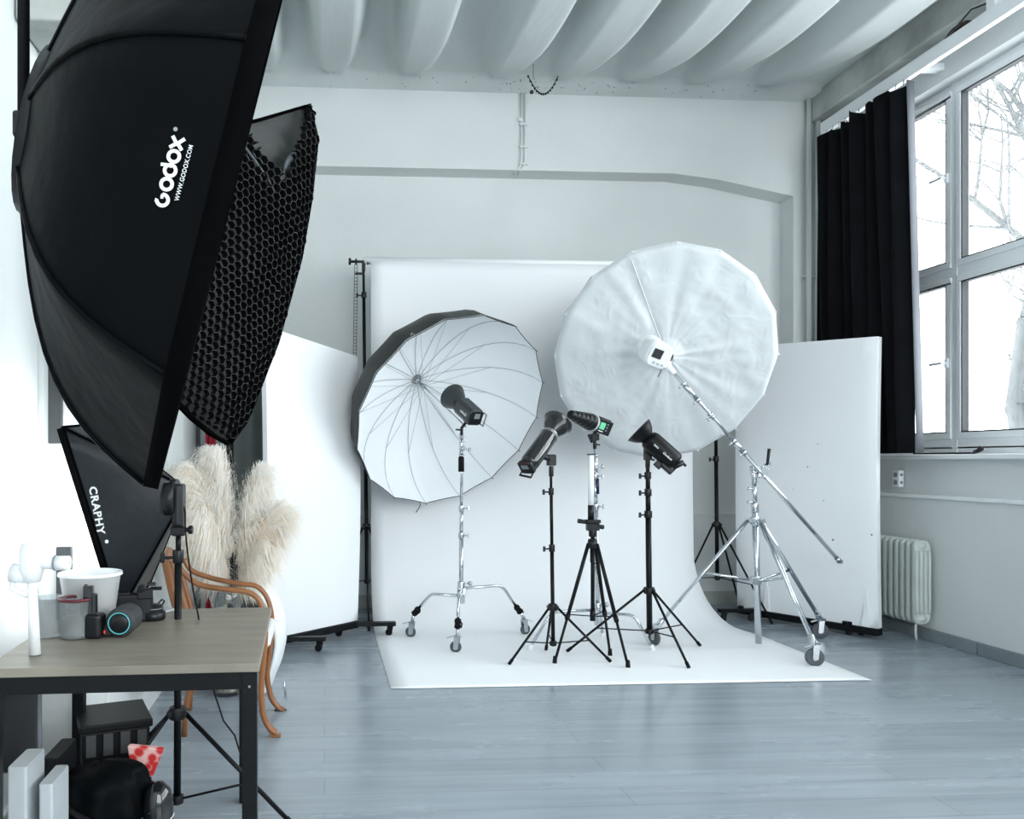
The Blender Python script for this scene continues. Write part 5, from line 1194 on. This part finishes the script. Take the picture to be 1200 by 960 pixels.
crl = thing('curtain_rail', 'long white curtain rail board under the ceiling beside the windows', 'rail', (4.27, 5, 4.17)); b_ = MB(); b_.box((4.27, 4.85, 4.175), (.045, 3.70, .10)); b_.build('rail_board', M['frame'], crl, bevel=.004)
for k in range(4):
    b_ = MB(); b_.box((4.39, 6.6-.95*k, 4.20), (.22, .07, .05)); b_.build('bracket', M['frame'], crl, bevel=.004)
jb = thing('cable_box', 'white cable box and clip fixed high beside the curtain rail', 'box', (4.28, 4.9, 4.3)); b_ = MB(); b_.box((4.31, 4.95, 4.30), (.07, .07, .14)); b_.build('body', M['frame'], jb, bevel=.006)
b_ = MB(); b_.tube([(4.30, 4.98, 4.30), (4.29, 5.12, 4.33), (4.29, 5.25, 4.28), (4.30, 5.36, 4.26)], .006, 6); b_.build('cable', M['blackplastic'], jb); b_ = MB(); b_.ball((4.37, 5.32, 4.30), .075, 10, sc=(.5, 1.5, .55)); b_.build('hole', M['scar'], jb)
for (x, lb) in ((4.37, 'white heating pipe at the back corner, the one farther from the curtain'), (4.455, 'white heating pipe at the back corner, the one next to the curtain')):
    r_ = thing('heating_pipe', lb, 'pipe', (x, 7.06, 0)); b_ = MB(); b_.cyl((x, 7.06, 0), (x, 7.06, 4.6), .022, n=16); b_.build('pipe', M['wall'], r_)
    b_ = MB(); b_.box((x, 7.09, 3.0), (.055, .07, .02)); b_.box((x, 7.09, 1.6), (.055, .07, .02)); b_.build('bracket', M['wall'], r_)
ra = thing('radiator', 'old white column radiator under the window, beside the right foam board', 'radiator', (4.37, 5.9, 0))
for k in range(15):
    y = 5.70+.062*k; b_ = MB(); z0, z1 = .125, .745; hw = .062
    pts = []
    for (a0, cz0, sg) in ((0, z1-.045, 1), (PI/2, z1-.045, -1), (PI, z0+.045, -1), (1.5*PI, z0+.045, 1)):
        for j in range(5):
            a = a0+PI/2*j/4; pts.append((sg*(hw-.045)+.045*math.cos(a), cz0+.045*math.sin(a)))
    My = Matrix(((1, 0, 0), (0, 0, -1), (0, 1, 0)))
    # frame with two slots
    b_.prism([(p[0], p[1]) for p in pts], Vector((4.385, y, 0)), My, .030, e=.008)
    for sx in (-.024, .024): pass
    fo = b_.build('section', M['radiator'], ra)
    if k == 0:
        g_ = MB()
        for sx in (-.05, -.017, .017, .05): g_.tube([(4.385+sx, y-.016, .20), (4.385+sx, y-.022, .24), (4.385+sx, y-.022, .63), (4.385+sx, y-.016, .67)], .0095, 8)
        for zz in (.165, .705): g_.lathe([(.002, .018), (.012, .018), (.014, .010), (.026, .010), (.03, 0)], (4.385, y-.012, zz), (0, -1, 0), 18)
        g_.build('end_cap', M['radiator'], ra)
b_ = MB()
for zz in (.165, .705): b_.cyl((4.385, 5.72, zz), (4.385, 6.56, zz), .022, n=12)
b_.build('header', M['radiator'], ra)
b_ = MB()
for zz in (.165, .70): b_.cyl((4.40, 5.77, zz), (4.50, 5.77, zz), .009, n=8)
b_.build('wall_hook', M['radiator'], ra)
for yy in (5.73, 6.50): b_ = MB(); b_.tube([(4.37, yy, .14), (4.365, yy, .07), (4.37, yy-.005, .0)], .009, 8); b_.build('leg', M['radiator'], ra)
sk = thing('power_socket', 'small white double socket on the wall below the window sill', 'socket', (XR, 6.12, 1.19)); b_ = MB(); b_.box((XR-.018, 6.07, 1.19), (.04, .075, .13)); b_.build('body', M['plasticw'], sk, bevel=.005); b_ = MB(); 
for zz in (1.16, 1.22): b_.cyl((XR-.036, 6.07, zz), (XR-.042, 6.07, zz), .02, n=14); b_.cyl((XR-.018, 6.034, zz), (XR-.018, 6.031, zz), .012, n=10)
b_.build('outlet', M['boxg'], sk)
wb = thing('squeegee', 'black squeegee lying on the white window sill beside the curtain', 'tool', (4.47, 5.7, 1.38)); b_ = MB(); b_.box((4.50, 5.63, 1.382), (.04, .55, .014)); b_.build('blade', M['blackplastic'], wb); b_ = MB(); b_.cyl((4.50, 5.34, 1.39), (4.49, 5.27, 1.41), .014, n=10); b_.ball((4.49, 5.28, 1.415), .017, 8); b_.build('handle', M['blackplastic'], wb)

# ------------------------------------------------------------------ conduit, festoon, marks on the back wall
cdm = thing('wall_conduit', 'thin white cable conduit running down the upper back wall', 'conduit', (1.78, YB, 4.4))
b_ = MB(); x = 1.765
for dx in (-.018, .014): b_.tube([(x+dx, YB-.012, 4.60), (x+dx, YB-.012, 4.03), (x+dx-.01, YB-.012, 3.95), (x+dx-.035, YB+.01, 3.925), (x+dx-.035, YB+.1, 3.90)], .008, 8)
b_.build('pipe', M['wall'], cdm); b_ = MB()
for zz in (4.32, 4.12, 3.97): b_.box((x, YB-.012, zz), (.07, .025, .018))
b_.box((x-.03, YB-.012, 4.36), (.03, .03, .03)); b_.build('bracket', M['wall'], cdm)
b_ = MB(); pts = []
for k in range(15): u_ = k/14; p = at(619+36*u_, 89+22*(1-(2*u_-1)**2)-2*u_, 6.85); pts.append(p)
b_.tube(pts, .0045, 5)
for k, p in enumerate(pts): b_.ball(p-UP*.004, .010, 6)
tag(b_.build('string_garland', M['blackplastic']), 'short dark beaded garland looped under the ceiling at the back wall', 'garland')
b_ = MB(); b_.cyl(at(625, 60, 6.7), at(625, 92, 6.8), .003, n=5); b_.ball(at(623, 108, 6.95), .018, 8); tag(b_.build('garland_hook', M['stain']), 'thin hanging wire with a dark knob beside the garland', 'wire')
rnd = random.Random(3); b_ = MB()
for k in range(70):
    px = rnd.uniform(385, 930); yy = rnd.uniform(84, 100); 
    if rnd.random() < .5: px = rnd.gauss(650, 50)
    p = at(px, yy, 6.9); x_ = p.x; y_ = rnd.uniform(6.83, 7.08); r_ = rnd.uniform(.002, .007); b_.cyl((x_, y_, 4.597), (x_, y_, 4.6), r_, n=6)
struct(b_.build('trim_6', M['stain']))
# ------------------------------------------------------------------ outside: bare trees
def tree(label, x, y, z0, h, seed):
    rnd = random.Random(seed); b_ = MB()
    def br(p, d, L, r, dep):
        if dep == 0 or r < .004: return
        pts = [p]; q = p.copy(); dd = d.copy()
        for k in range(4): dd = (dd+Vector((rnd.uniform(-.25, .25), rnd.uniform(-.25, .25), rnd.uniform(-.05, .15)))).normalized(); q = q+dd*L/4; pts.append(q.copy())
        b_.tube(pts, [r*(1-.12*i) for i in range(5)], 5, caps=False)
        for k in range(rnd.choice((3, 4, 4))):
            a = pts[rnd.choice((1, 2, 3, 4))]; nd = (dd*.6+Vector((rnd.uniform(-1, 1), rnd.uniform(-1, 1), rnd.uniform(-.3, .9)))).normalized(); br(a, nd, L*rnd.uniform(.55, .75), r*.5, dep-1)
    br(Vector((x, y, z0)), Vector((0, 0, 1)), h, .28, 6)
    for k in range(260):   # ivy-like twigs round the trunk
        a = rnd.uniform(0, 2*PI); z = z0+h*rnd.random()*1.2; p = Vector((x+.3*math.cos(a), y+.3*math.sin(a), z)); pts = [p]
        for j in range(4): p = p+Vector((rnd.uniform(-.25, .25), rnd.uniform(-.25, .25), rnd.uniform(-.1, .3))); pts.append(p)
        b_.tube(pts, .012, 3, caps=False)
    tag(b_.build('bare_tree', M['bark']), label, 'tree')
tree('leafless tree with tangled twigs outside the right window', 13.2, 14.1, -2.5, 6.5, 11)
